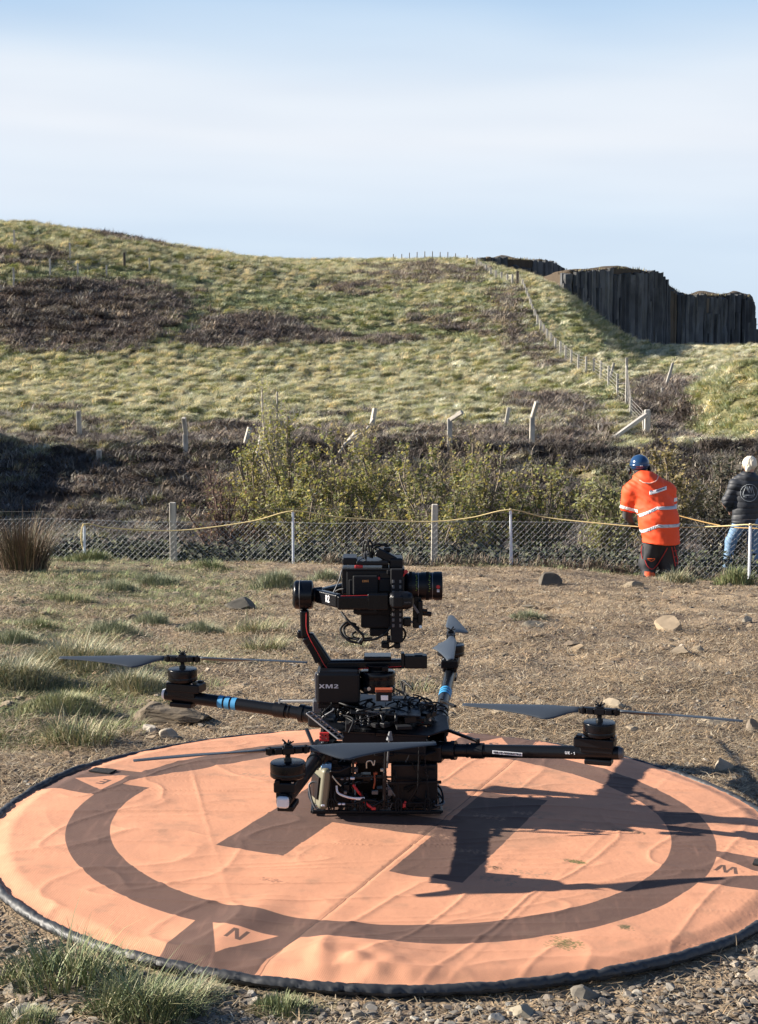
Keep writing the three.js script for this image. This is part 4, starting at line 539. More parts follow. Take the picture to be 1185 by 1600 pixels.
// arms: angle, arm height at the root / at the motor, propeller direction, hand, pixel labels
const ARM = [['rear left', YAW, .292, .318, 5.5, 1, -.19, -.085], ['front left', YAW - Math.PI / 2, .235, .25, -12.6, -1, -.175, .115], ['front right', YAW - Math.PI, .225, .262, 14.7, 1, .165, .085], ['rear', YAW - 1.5 * Math.PI, .262, .322, 93, -1, .188, -.09]];
function bladeG(hand) {
  const st = 22, ring = 10, pos = [], idx = [];
  for (let k = 0; k <= st; k++) {
    const t = k / st, r = .062 + t * .358, ch = t < .28 ? lerp(.026, .092, sm(0, .28, t)) : lerp(.092, .024, Math.pow((t - .28) / .72, .8)), th = lerp(.009, .0022, Math.pow(t, .6)), tw = hand * lerp(24, 5, Math.pow(t, .7)) * deg, off = Math.max(0, ch * .5 - .014) * .75, dr = -.006 * t * t;
    for (let q = 0; q < ring; q++) { const a = q / ring * 2 * Math.PI, c = Math.cos(a) * ch * .5 - off * hand, y = Math.sin(a) * th * .5 + .004 * (1 - (Math.cos(a)) ** 2); pos.push(r, y * Math.cos(tw) + c * Math.sin(tw) + dr, c * Math.cos(tw) - y * Math.sin(tw)); if (k) { const o = k * ring + q, o2 = k * ring + (q + 1) % ring; idx.push(o - ring, o, o2 - ring, o, o2, o2 - ring); } }
  }
  const c = pos.length / 3; pos.push(.062, 0, 0, .42, -.006, 0); for (let q = 0; q < ring; q++) { idx.push(c, q, (q + 1) % ring); idx.push(c + 1, st * ring + (q + 1) % ring, st * ring + q); }
  const g = new THREE.BufferGeometry(); g.setAttribute('position', new THREE.Float32BufferAttribute(pos, 3)); g.setIndex(idx); g.computeVertexNormals(); return g;
}
for (const [nm, ang, yr, ym, pdir, hand, rx, rz] of ARM) {
  const root = V(rx, yr - DC0.y, rz), tip = V(Math.cos(ang) * .7075, ym - DC0.y, Math.sin(ang) * .7075), dir = tip.clone().sub(root).setY(0).normalize(), ax = tip.clone().sub(root).normalize(), end = tip.clone().addScaledVector(ax, .062), at2 = (s) => root.clone().addScaledVector(ax, s), side = V(-dir.z, 0, dir.x);
  const arm = part('arm', [cyl(root, end, .0205, .0205, 22), cyl(at2(.0), at2(.06), .029, .027, 18), cyl(at2(.06), at2(.075), .03, .03, 18)], M.carbon, drone); arm.userData.label = nm + ' carbon arm of the drone';
  part('collar', [cyl(at2(.125), at2(.165), .0245, .0245, 20), cyl(at2(.11), at2(.115), .0225, .0225, 18)], M.black, arm);
  part('end_cap', nm === 'front left' ? [box(0, 0, 0, .034, .032, .02, .008).rotateY(Math.atan2(ax.x, ax.z)).translate(end.x + ax.x * .008, end.y, end.z + ax.z * .008)] : [cyl(end, end.clone().addScaledVector(ax, .012), .0195, .015, 18)], nm === 'front left' || nm === 'rear left' ? M.white : M.grey, arm);
  if (nm === 'rear left' || nm === 'rear') { const s0 = nm === 'rear' ? .27 : .30; for (let k = 0; k < 3; k++) part('blue_tape_band', cyl(at2(s0 + k * .024), at2(s0 + k * .024 + .017), .0216, .0216, 18), M.blue, arm); }
  // folding brace from the body to the collar
  const hinge = at2(.145).add(V(0, .03, 0)), inn = root.clone().addScaledVector(dir, .0).addScaledVector(side, (rx < 0 ? -1 : 1) * (rz < 0 ? -1 : 1) * -.055).setY(yr + .062 - DC0.y);
  part('brace', [bar(inn, hinge, .011, .009), cyl(hinge.clone().add(V(0, -.025, 0)), hinge.clone().add(V(0, .008, 0)), .007, .007, 10)], nm === 'rear left' ? M.grey : M.black, arm);
  // motor
  const q = new THREE.Quaternion().setFromUnitVectors(V(1, 0, 0), dir), mk = (gs_) => gs_.map((g) => { g.applyQuaternion(q); g.translate(tip.x, tip.y, tip.z); return g; });
  const mt = part('motor_mount', mk([box(-.012, .034, 0, .122, .03, .062, .005), box(-.004, .012, 0, .10, .02, .05, .004), box(0, -.026, 0, .082, .016, .046, .004), box(-.058, .045, .018, .016, .02, .016, .002), box(.045, .05, .02, .014, .012, .014, .002)]), M.black, drone);
  part('bolt', mk([0, 1, 2, 3].map((k) => { const g = new THREE.CylinderGeometry(.004, .004, .003, 8); g.translate((k % 2 ? 1 : -1) * .045, .0505, (k < 2 ? 1 : -1) * .022); return g; })), M.steel, mt);
  const lathe = (pts, n = 36) => new THREE.LatheGeometry(pts.map(([r, y]) => new THREE.Vector2(r, y)), n);
  const mo = part('motor', mk([lathe([[0, .045], [.03, .045], [.032, .052], [.046, .054], [.049, .057], [.049, .066], [.0475, .067], [.0475, .07], [.049, .071], [.049, .092], [.0465, .0955], [.02, .0965], [.012, .0975], [0, .0975]])]), M.gloss, drone);
  part('motor_shaft', mk([lathe([[.011, .096], [.011, .104], [.0075, .106], [.0075, .117], [.012, .119], [0, .119]], 18)]), M.black, mo);
  // propeller
  const hub = V(tip.x, tip.y + .128, tip.z), pd = pdir * deg, pq = (g) => { g.rotateY(-pd); g.translate(hub.x, hub.y, hub.z); return g; };
  const pr = new THREE.Group(); pr.name = 'propeller'; drone.add(pr);
  const hubParts = [box(0, 0, 0, .034, .02, .03, .003), box(0, .012, 0, .022, .008, .022, .002), box(0, -.007, 0, .105, .005, .02, .002), box(0, .008, 0, .105, .004, .02, .002)];
  for (const e of [-1, 1]) { hubParts.push(box(e * .028, 0, .013, .02, .016, .006, .002), box(e * .028, 0, -.013, .02, .016, .006, .002)); const g = new THREE.CylinderGeometry(.0115, .0115, .017, 14); g.translate(e * .05, 0, 0); hubParts.push(g); const k = new THREE.CylinderGeometry(.0045, .0045, .024, 8); k.translate(e * .05, 0, 0); hubParts.push(k); }
  for (let k = 0; k < 5; k++) { const a = k * 1.257; hubParts.push(bar(V(0, .016, 0), V(Math.cos(a) * .017, .024 + (k % 2) * .004, Math.sin(a) * .017), .004, .004, .001)); }
  part('hub', hubParts.map((g) => pq(g)), M.black, pr);
  for (let e = 0; e < 2; e++) { const g = bladeG(hand); g.rotateY(e * Math.PI); part('blade', pq(g), M.blade, pr); }
  if (nm === 'front right') {
    // registration sticker and call sign on the arm
    const s = at2(.255), n3 = V(side.x, 0, side.z).multiplyScalar(side.z > 0 ? 1 : -1), ry = Math.atan2(n3.x, n3.z), fr = (x, o) => s.clone().addScaledVector(ax, x).addScaledVector(n3, o);
    const sg = new THREE.PlaneGeometry(.094, .0105); sg.rotateY(ry); const sp = fr(-.01, .0213); sg.translate(sp.x, sp.y - .001, sp.z); const lab = part('registration_label', sg, M.label, arm);
    const tp = fr(-.01, .0216); part('lettering', text('GBR-OP-Z4X9S8277B2F', .0062, tp.x, tp.y - .001, tp.z, .96, ry), M.black, arm);
    const up_ = fr(.185, .0212); part('lettering', text('UK - 1', .0085, up_.x, up_.y + .003, up_.z, 1, ry), M.label, arm);
  }
}
{ // chassis: folding frame plates, side walls, clutter of electronics
  const yw = 0, rot = (g) => { g.rotateY(-yw); g.rotateZ(-.05); g.rotateX(.05); return g; }, y0 = .245;
  const sh = new THREE.Shape(); [[.2, .07], [.13, .15], [-.13, .15], [-.2, .07], [-.2, -.07], [-.13, -.15], [.13, -.15], [.2, -.07]].forEach(([x, y], i) => i ? sh.lineTo(x, y) : sh.moveTo(x, y));
  for (const [x, y, w, h] of [[-.15, .03, .05, .03], [-.15, -.06, .05, .03], [.10, .03, .05, .03], [.10, -.06, .05, .03], [-.03, .13, .06, .04], [-.03, -.17, .06, .04]]) { const p = new THREE.Path(); p.moveTo(x, y); p.lineTo(x + w, y); p.lineTo(x + w, y + h); p.lineTo(x, y + h); sh.holes.push(p); }
  const plate = (y, t) => { const g = new THREE.ExtrudeGeometry(sh, { depth: t, bevelEnabled: true, bevelSize: .002, bevelThickness: .001, bevelSegments: 1 }); g.rotateX(-Math.PI / 2); g.translate(0, y, 0); return rot(g); };
  part('top_plate', plate(y0 + .025, .004), M.black, drone); part('bottom_plate', plate(y0 - .035, .004), M.matte, drone);
  for (let k = 0; k < 4; k++) { const a = k * Math.PI / 2; const g = box(0, y0 - .004, k % 2 ? .19 : .145, k % 2 ? .14 : .26, .055, .006, .002); g.rotateY(a); part('side_wall', rot(g), M.matte, drone); }
  for (const [, a0, yr, ym, , , rx, rz] of ARM) { const p = V(rx, yr - DC0.y, rz), ang = Math.atan2(Math.sin(a0) * .7075 - rz, Math.cos(a0) * .7075 - rx); const g = box(0, 0, 0, .075, .058, .07, .01); g.rotateY(-ang); g.translate(p.x, p.y - .004, p.z); const h = part('arm_hinge', g, M.black, drone); part('bolt', [0, 1, 2].map((k) => { const b = new THREE.CylinderGeometry(.005, .005, .004, 8); b.translate((k - 1) * .024, .028, 0); b.rotateY(-ang); b.translate(p.x, p.y, p.z); return b; }), M.steel, h); }
  // isolator plate carrying the gimbal, with wire rope dampers
  part('isolator_plate', [rot(box(0, y0 + .075, 0, .22, .006, .22, .004)), rot(box(0, y0 + .045, 0, .16, .01, .16, .004))], M.black, drone);
  for (let k = 0; k < 16; k++) { const a = k / 16 * 6.283, g = new THREE.TorusGeometry(.019, .0042, 6, 14); g.rotateY(a + .4); g.translate(Math.cos(a) * .125, y0 + .052, Math.sin(a) * .125); part('wire_rope_damper', g, k % 5 === 0 ? M.grey : M.black, drone); }
  for (let k = 0; k < 26; k++) { const a = rnd() * 6.283, r = rr(.09, .2), w = rr(.018, .05), h = rr(.01, .03), g = box(0, 0, 0, w, h, rr(.015, .04), .002); g.rotateY(rnd() * 3); g.translate(Math.cos(a) * r, y0 + .03 + h * .5 + rr(0, .012), Math.sin(a) * r); part('electronics_module', g, [M.black, M.matte, M.grey, M.black, M.matte][k % 5], drone); }
  for (let k = 0; k < 56; k++) { const a = rnd() * 6.283, r = rr(.06, .19), p = V(Math.cos(a) * r, y0 + rr(.035, .06), Math.sin(a) * r), pts = [p]; for (let q = 0; q < 4; q++) pts.push(p.clone().add(V(gs() * .09, rr(-.005, .05), gs() * .09))); part('cable', tube(pts, rr(.0016, .0038), 26, 5), [M.cable, M.cable, M.cable, M.grey, M.cable, M.matte][k % 6], drone); }
  for (let k = 0; k < 14; k++) { const a = rnd() * 6.283, r = rr(.1, .2), g = new THREE.CylinderGeometry(.0045, .0045, .006, 8); g.translate(Math.cos(a) * r, y0 + .042, Math.sin(a) * r); part('bolt', g, M.steel, drone); }
  // lattice rails of the folding frame left and right
  const rail = (a, b, w) => { const o = [bar(a, b, .005, .005, .001)], d = b.clone().sub(a), s = V(-d.z, 0, d.x).normalize().multiplyScalar(w), a2 = a.clone().add(s), b2 = b.clone().add(s); o.push(bar(a2, b2, .005, .005, .001)); for (let k = 0; k <= 9; k++) o.push(bar(a.clone().lerp(b, k / 9), a2.clone().lerp(b2, k / 9), .004, .004, .001)); return o; };
  part('lattice_rail', rail(L(487, 1112, .12), L(537, 1152, .18), .028), M.alu, drone); part('lattice_rail', rail(L(640, 1098, -.02), L(692, 1130, -.02), .03), M.grey, drone);
  part('red_bracket', [0, 1, 2].map((k) => box(0, 0, 0, .03, .006, .012, .001).translate(L(507, 1146 + k * 5, .17).x, L(507, 1146 + k * 5, .17).y, L(507, 1150, .17).z)).concat([-1, 0, 1].map((k) => { const p = L(507 + k * 5, 1151, .17); return box(p.x, p.y, p.z, .005, .026, .01, .001); })), M.red, drone);
  part('red_clip', [tube([L(651, 1118, .05), L(656, 1124, .06), L(662, 1128, .06)], .0045, 10, 5)], M.red, drone);
  part('antenna', [cyl(L(609, 1151, .22), L(605, 1200, .22), .003, .003, 8), cyl(L(609, 1156, .22), L(610, 1143, .22), .011, .004, 12)], M.grey, drone);
  part('antenna', [cyl(L(603, 1168, .23), L(601, 1240, .23), .0045, .004, 8), bar(L(602, 1205, .23), L(601, 1250, .23), .018, .01, .003)], M.black, drone);
  // equipment box in front of the gimbal base with a white label
  const eb = L(600, 1087, .17); part('receiver_box', box(eb.x, eb.y, eb.z, .05, .03, .03, .003), M.matte, drone); part('receiver_label', box(eb.x + .002, eb.y - .003, eb.z + .0155, .022, .015, .002, .0005), M.label, drone); part('receiver_band', box(eb.x, eb.y + .018, eb.z, .052, .008, .031, .001), M.orange, drone);
}
{ // lower bay: batteries in open cages, landing rails, straps, leads
  const bay = (u0, v0, u1, v1, dz, dep, mat, r = .006) => { const a = L(u0, v0, dz), b = L(u1, v1, dz); return box((a.x + b.x) / 2, (a.y + b.y) / 2, a.z - dep / 2, Math.abs(b.x - a.x), Math.abs(a.y - b.y), dep, r); };
  part('battery', bay(505, 1196, 548, 1262, .15, .2), M.matte, drone); part('battery', bay(612, 1194, 684, 1264, .13, .22), M.black, drone); part('battery', bay(556, 1192, 600, 1256, -.02, .16), M.black, drone);
  const cas = L(501, 1232, .165); const g = box(0, 0, 0, .032, .13, .11, .014); g.rotateZ(-.12); g.rotateY(.35); g.translate(cas.x, cas.y + .004, cas.z - .02); const cs = part('battery_casing', g, M.olive, drone); const pl = box(0, 0, 0, .004, .07, .07, .006); pl.rotateZ(-.12); pl.rotateY(.35); pl.translate(cas.x - .018, cas.y + .006, cas.z - .01); part('vent_panel', pl, M.black, cs);
  const bt = new THREE.BoxGeometry(.03, .036, .05, 6, 6, 6), bp = bt.attributes.position; for (let i = 0; i < bp.count; i++) bp.setXYZ(i, bp.getX(i) + .006 * vn(bp.getY(i) * 90, bp.getZ(i) * 90), bp.getY(i) + .006 * vn(bp.getX(i) * 90, bp.getZ(i) * 70 + 5), bp.getZ(i)); bt.computeVertexNormals(); const bpos = L(509, 1203, .17); bt.translate(bpos.x, bpos.y, bpos.z - .02); part('blue_tape_wad', bt, std([.13, .30, .55], .7), drone);
  // landing frame: two long rails, cross rails, truss web
  const yb = .014, x0 = L(488, 1262, .14).x, x1 = L(690, 1262, .14).x, zf = .15, zb = -.14, rl = [];
  for (const z of [zf, zb]) { rl.push(bar(V(x0, yb, z), V(x1, yb, z), .012, .012, .003), bar(V(x0 + .02, yb + .028, z), V(x1 - .02, yb + .028, z), .006, .006, .002)); for (let k = 0; k < 14; k++) { const xa = lerp(x0 + .02, x1 - .02, k / 14), xb = lerp(x0 + .02, x1 - .02, (k + 1) / 14); rl.push(bar(V(k % 2 ? xa : xb, yb, z), V(k % 2 ? xb : xa, yb + .028, z), .004, .004, .001)); } }
  for (const x of [x0, lerp(x0, x1, .33), lerp(x0, x1, .66), x1]) rl.push(bar(V(x, yb, zf), V(x, yb, zb), .01, .01, .003)); part('landing_frame', rl, M.black, drone);
  const hoop = (pts, m) => part('wire_guard', tube(pts.map(([u, v, dz]) => L(u, v, dz)), .0035, 40, 5, true), m, drone);
  hoop([[484, 1225, .15], [492, 1222, .15], [503, 1258, .17], [494, 1263, .17]], M.grey); hoop([[486, 1232, .02], [494, 1258, .17], [514, 1255, .18], [505, 1232, .02]], M.black); hoop([[683, 1238, .08], [680, 1258, .15], [693, 1256, .15], [690, 1246, .1]], M.grey); hoop([[676, 1262, .15], [692, 1252, .13], [684, 1228, .06], [670, 1232, .06]], M.black);
  for (const [u, v0, v1] of [[517, 1213, 1268], [566, 1236, 1268], [622, 1222, 1268], [668, 1205, 1268]]) { const a = L(u, v0, .185), b = L(u + 1, v1, .19); part('strap', [bar(a, b, .012, .003, .001), tube([V(b.x - .007, b.y + .035, b.z + .003), V(b.x - .007, b.y + .004, b.z + .003), V(b.x, b.y - .002, b.z + .003), V(b.x + .007, b.y + .004, b.z + .003), V(b.x + .007, b.y + .035, b.z + .003), V(b.x, b.y + .042, b.z + .003)], .0028, 26, 5, true)], M.matte, drone); }
  part('strap', [bar(L(655, 1165, .2), L(653, 1240, .2), .022, .003, .001), bar(L(662, 1165, .2), L(672, 1262, .2), .008, .003, .001)], M.matte, drone);
  // leads and connectors
  const cb = (m, r, ...pts) => part('power_lead', tube(pts.map(([u, v, dz]) => L(u, v, dz)), r, 30, 6), m, drone);
  cb(M.white, .0035, [526, 1228, .18], [528, 1238, .19], [536, 1243, .195], [552, 1247, .195], [570, 1247, .19]); cb(M.red, .004, [531, 1240, .185], [545, 1246, .19], [558, 1248, .19]); cb(M.red, .0045, [552, 1226, .18], [560, 1237, .185], [566, 1244, .18]); cb(M.red, .0045, [569, 1252, .185], [577, 1259, .19], [584, 1263, .19]);
  cb(M.cable, .0045, [520, 1220, .18], [517, 1206, .19], [530, 1205, .19], [547, 1198, .18]); cb(M.cable, .004, [524, 1236, .185], [524, 1250, .19], [548, 1256, .19], [575, 1250, .19], [598, 1255, .18]); cb(M.cable, .004, [600, 1250, .18], [585, 1258, .19], [570, 1262, .185]); cb(M.cream, .002, [573, 1200, .18], [574, 1190, .19], [580, 1189, .19], [584, 1196, .19], [586, 1188, .19]); cb(M.cream, .0022, [519, 1212, .185], [527, 1222, .19], [533, 1228, .18]); cb(M.orange, .0028, [585, 1207, .17], [586, 1220, .18], [584, 1232, .18]); cb(M.red, .0035, [632, 1257, .185], [630, 1262, .19], [634, 1252, .185]); cb(M.cable, .004, [640, 1250, .18], [650, 1236, .19], [658, 1216, .19]);
  const cn = (u, v, m, w, h, dz = .19) => { const p = L(u, v, dz); part('connector', box(p.x, p.y, p.z, w, h, .012, .002), m, drone); };
  cn(584, 1263, M.red, .014, .009); cn(632, 1258, M.red, .009, .012); cn(560, 1248, M.white, .016, .006); cn(588, 1208, M.orange, .008, .008); cn(535, 1217, M.grey, .01, .006); cn(543, 1217, M.grey, .008, .006); cn(551, 1216, M.label, .014, .006); cn(597, 1203, M.cream, .01, .008); cn(531, 1256, M.label, .01, .005, .195); cn(537, 1256, M.label, .01, .005, .195); cn(505, 1258, M.label, .012, .006, .195); cn(586, 1238, M.grey, .02, .012, .17); cn(540, 1238, M.grey, .01, .01, .19); cn(610, 1238, M.grey, .014, .02, .16); cn(556, 1192, M.orange, .008, .006); cn(496, 1200, M.grey, .01, .012, .2);
  for (let k = 0; k < 40; k++) { const p = L(rr(510, 680), rr(1190, 1258), rr(.1, .17)), pts = [p]; for (let q = 0; q < 3; q++) pts.push(p.clone().add(V(gs() * .06, gs() * .045, gs() * .02))); part('cable', tube(pts, rr(.0015, .0035), 20, 5), [M.cable, M.matte, M.cable, M.grey][k % 4], drone); }
  for (let k = 0; k < 16; k++) { const p = L(rr(520, 605), rr(1188, 1256), rr(.06, .16)); part('speed_controller', box(p.x, p.y, p.z, rr(.012, .04), rr(.008, .022), rr(.015, .04), .002), [M.matte, M.black, M.grey, M.black][k % 4], drone); }
  part('bay_frame', [bar(L(552, 1186, .16), L(552, 1262, .16), .008, .008), bar(L(600, 1186, .16), L(600, 1262, .16), .01, .01), bar(L(512, 1216, .16), L(606, 1214, .16), .006, .008), bar(L(606, 1224, .16), L(690, 1222, .14), .006, .01), bar(L(500, 1186, .1), L(690, 1184, .1), .012, .03)], M.black, drone);
}
// ---------------------------------------------------------------- gimbal
const gim = thing('camera_gimbal', 'black stabilising gimbal with red pinstripe mounted upside down on the drone', 'gimbal'); gim.position.copy(DC0);
{
  const P = (zx, zy, dz = 0) => L(430 + zx / 3.95, 830 + zy / 3.95, dz), bx = (x0, y0, x1, y1, dz, dep, r = .004) => { const a = P(x0, y0, dz), b = P(x1, y1, dz); return box((a.x + b.x) / 2, (a.y + b.y) / 2, a.z - dep / 2, Math.abs(b.x - a.x), Math.abs(a.y - b.y), dep, r); };
  const mb = part('mount_box', [bx(252, 872, 525, 1075, .075, .13, .012), bx(270, 865, 515, 885, .07, .11, .004), bx(262, 1060, 400, 1095, .06, .1, .004)], M.black, gim);
  const tp = P(331, 957, .0755); part('lettering', text('XM2', .0125, tp.x, tp.y, tp.z, 1.7), std([.55, .57, .6], .5), mb);
  part('side_bracket', [bx(246, 880, 262, 1040, .07, .03, .002), bx(232, 1050, 290, 1120, .05, .05, .004)], M.grey, mb);
  // pan motor
  const pm = P(634, 920), ym = P(634, 895).y, lat = (pts, n = 40) => new THREE.LatheGeometry(pts.map(([r, y]) => new THREE.Vector2(r, y)), n);
  const pan = lat([[0, -.045], [.05, -.045], [.056, -.04], [.056, -.005], [.053, 0], [.057, .004], [.057, .016], [.052, .02], [.04, .022], [0, .022]]); pan.translate(pm.x, ym - .002, 0); const pmo = part('pan_motor', pan, M.gloss, gim);
  part('motor_base', [bx(540, 960, 740, 1000, .05, .1, .006)], M.black, gim); for (const x of [580, 717]) { const p = P(x, 972, .052), g = new THREE.CylinderGeometry(.006, .006, .006, 10); g.rotateX(Math.PI / 2); g.translate(p.x, p.y, p.z); part('bolt', g, M.steel, gim); }
  const cl = lat([[.038, 0], [.036, .006], [.03, .012], [.034, .02], [.042, .028], [.042, .033], [0, .034]]); cl.translate(pm.x, P(634, 868).y - .005, 0); part('yaw_clamp', cl, M.black, gim); const ct = P(632, 800); part('clamp_plate', [bx(548, 775, 718, 800, .035, .07, .004), bx(660, 838, 700, 866, .045, .01, .002)], M.gloss, gim);
  // yaw arm: horizontal bar, elbow, upright
  const armPts = [[920, 815], [700, 815], [420, 815], [330, 826], [278, 790], [205, 640], [180, 570], [178, 470]].map(([x, y]) => P(x, y));
  const path = new THREE.CurvePath(); const cr = new THREE.CatmullRomCurve3(armPts, false, 'catmullrom', .18); const prof = new THREE.Shape(); prof.moveTo(-.015, -.014); prof.lineTo(.015, -.014); prof.lineTo(.019, -.008); prof.lineTo(.019, .008); prof.lineTo(.015, .014); prof.lineTo(-.015, .014); prof.lineTo(-.019, .008); prof.lineTo(-.019, -.008);
  const seg = [[P(760, 815), P(330, 818)], [P(345, 822), P(258, 800)], [P(300, 850), P(178, 628)], [P(182, 650), P(180, 480)]];
  part('yaw_arm', [bar(P(800, 816), P(310, 822), .034, .030, .009), bar(P(322, 826), P(196, 640), .034, .042, .009), bar(P(186, 655), P(182, 480), .034, .029, .009), bx(135, 615, 200, 665, .012, .024, .006)], M.gloss, gim);
  part('pinstripe', [tube([P(800, 833, .018), P(560, 846, .018), P(345, 858, .018), P(318, 842, .0185), P(270, 762, .0185), P(205, 640, .0185), P(194, 600, .018), P(193, 500, .018)], .0014, 60, 5)], M.red, gim);
  part('arm_panel', [bar(P(262, 812, .0165), P(205, 700, .0165), .003, .012, .001)], M.matte, gim);
  part('clamp_lever', [bx(778, 755, 800, 850, .02, .04, .003), bx(800, 770, 940, 850, .022, .044, .004), bx(858, 765, 915, 800, .02, .04, .004)], M.black, gim);
  // roll motor and fork
  const rm = P(178, 392), rl = lat([[0, -.034], [.034, -.034], [.044, -.028], [.0455, -.022], [.0455, .022], [.043, .028], [.03, .031], [.02, .034], [0, .034]]); rl.rotateZ(-Math.PI / 2); rl.translate(rm.x, rm.y, 0); const rmo = part('roll_motor', rl, M.gloss, gim);
  const rg = new THREE.TorusGeometry(.0458, .0015, 6, 40); rg.rotateY(Math.PI / 2); rg.translate(rm.x - .012, rm.y, 0); part('motor_ring', rg, M.grey, rmo);
  part('roll_neck', [cyl(P(236, 392), P(290, 392), .022, .026, 20)], M.black, gim);
  for (const s of [1, -1]) { const z = s * .105; const f = part('fork_arm', [bar(P(262, 398, s * .01), P(400, s > 0 ? 432 : 365, z), .026, .043, .007), bar(P(385, s > 0 ? 440 : 365, z), P(690, s > 0 ? 440 : 365, z), .024, .044, .006), bar(P(572, s > 0 ? 434 : 365, z), P(700, s > 0 ? 434 : 365, z), .03, .05, .004)], M.gloss, gim); if (s > 0) { const a = P(262, 390, .01), b = P(400, 432, z), ry = Math.atan2(b.z - a.z, b.x - a.x), k = .62, q = a.clone().lerp(b, k), nrm = V(Math.sin(-ry), 0, Math.cos(-ry)); part('lettering', text('R2', .022, q.x + nrm.x * .0135, q.y + .001, q.z + nrm.z * .0135, .62, -ry), M.white, f); const e = P(500, 400, z + .0135); part('pinstripe', tube([P(405, 400, z + .0125), P(575, 396, z + .0125)], .0008, 8, 4), M.red, f); } }
  const tm = P(778, 435, .1); const tl = part('tilt_motor', [bx(700, 380, 858, 490, .135, .05, .02), bx(720, 395, 790, 480, .14, .02, .01)], M.black, gim); const ro = P(818, 440, .1362); part('lettering', text('RONIN', .0042, ro.x, ro.y, ro.z, 1), M.grey, tl);
  part('tilt_motor', bx(700, 310, 850, 400, -.09, .05, .02), M.black, gim);
  // vertical camera rail with slots
  const rail = part('vertical_rail', [bx(713, 235, 790, 690, .085, .03, .004)], M.matte, gim); const slots = []; for (let k = 0; k < 9; k++) { slots.push(bx(722, 300 + k * 34, 738, 322 + k * 34, .0865, .004, .002), bx(766, 300 + k * 34, 780, 322 + k * 34, .0865, .004, .002)); } part('rail_slot', slots, M.grey, rail); part('rail_foot', [bx(655, 690, 705, 725, .06, .05, .006), bx(735, 690, 775, 728, .07, .04, .006), bx(690, 660, 720, 690, .07, .05, .004)], M.matte, gim);
}
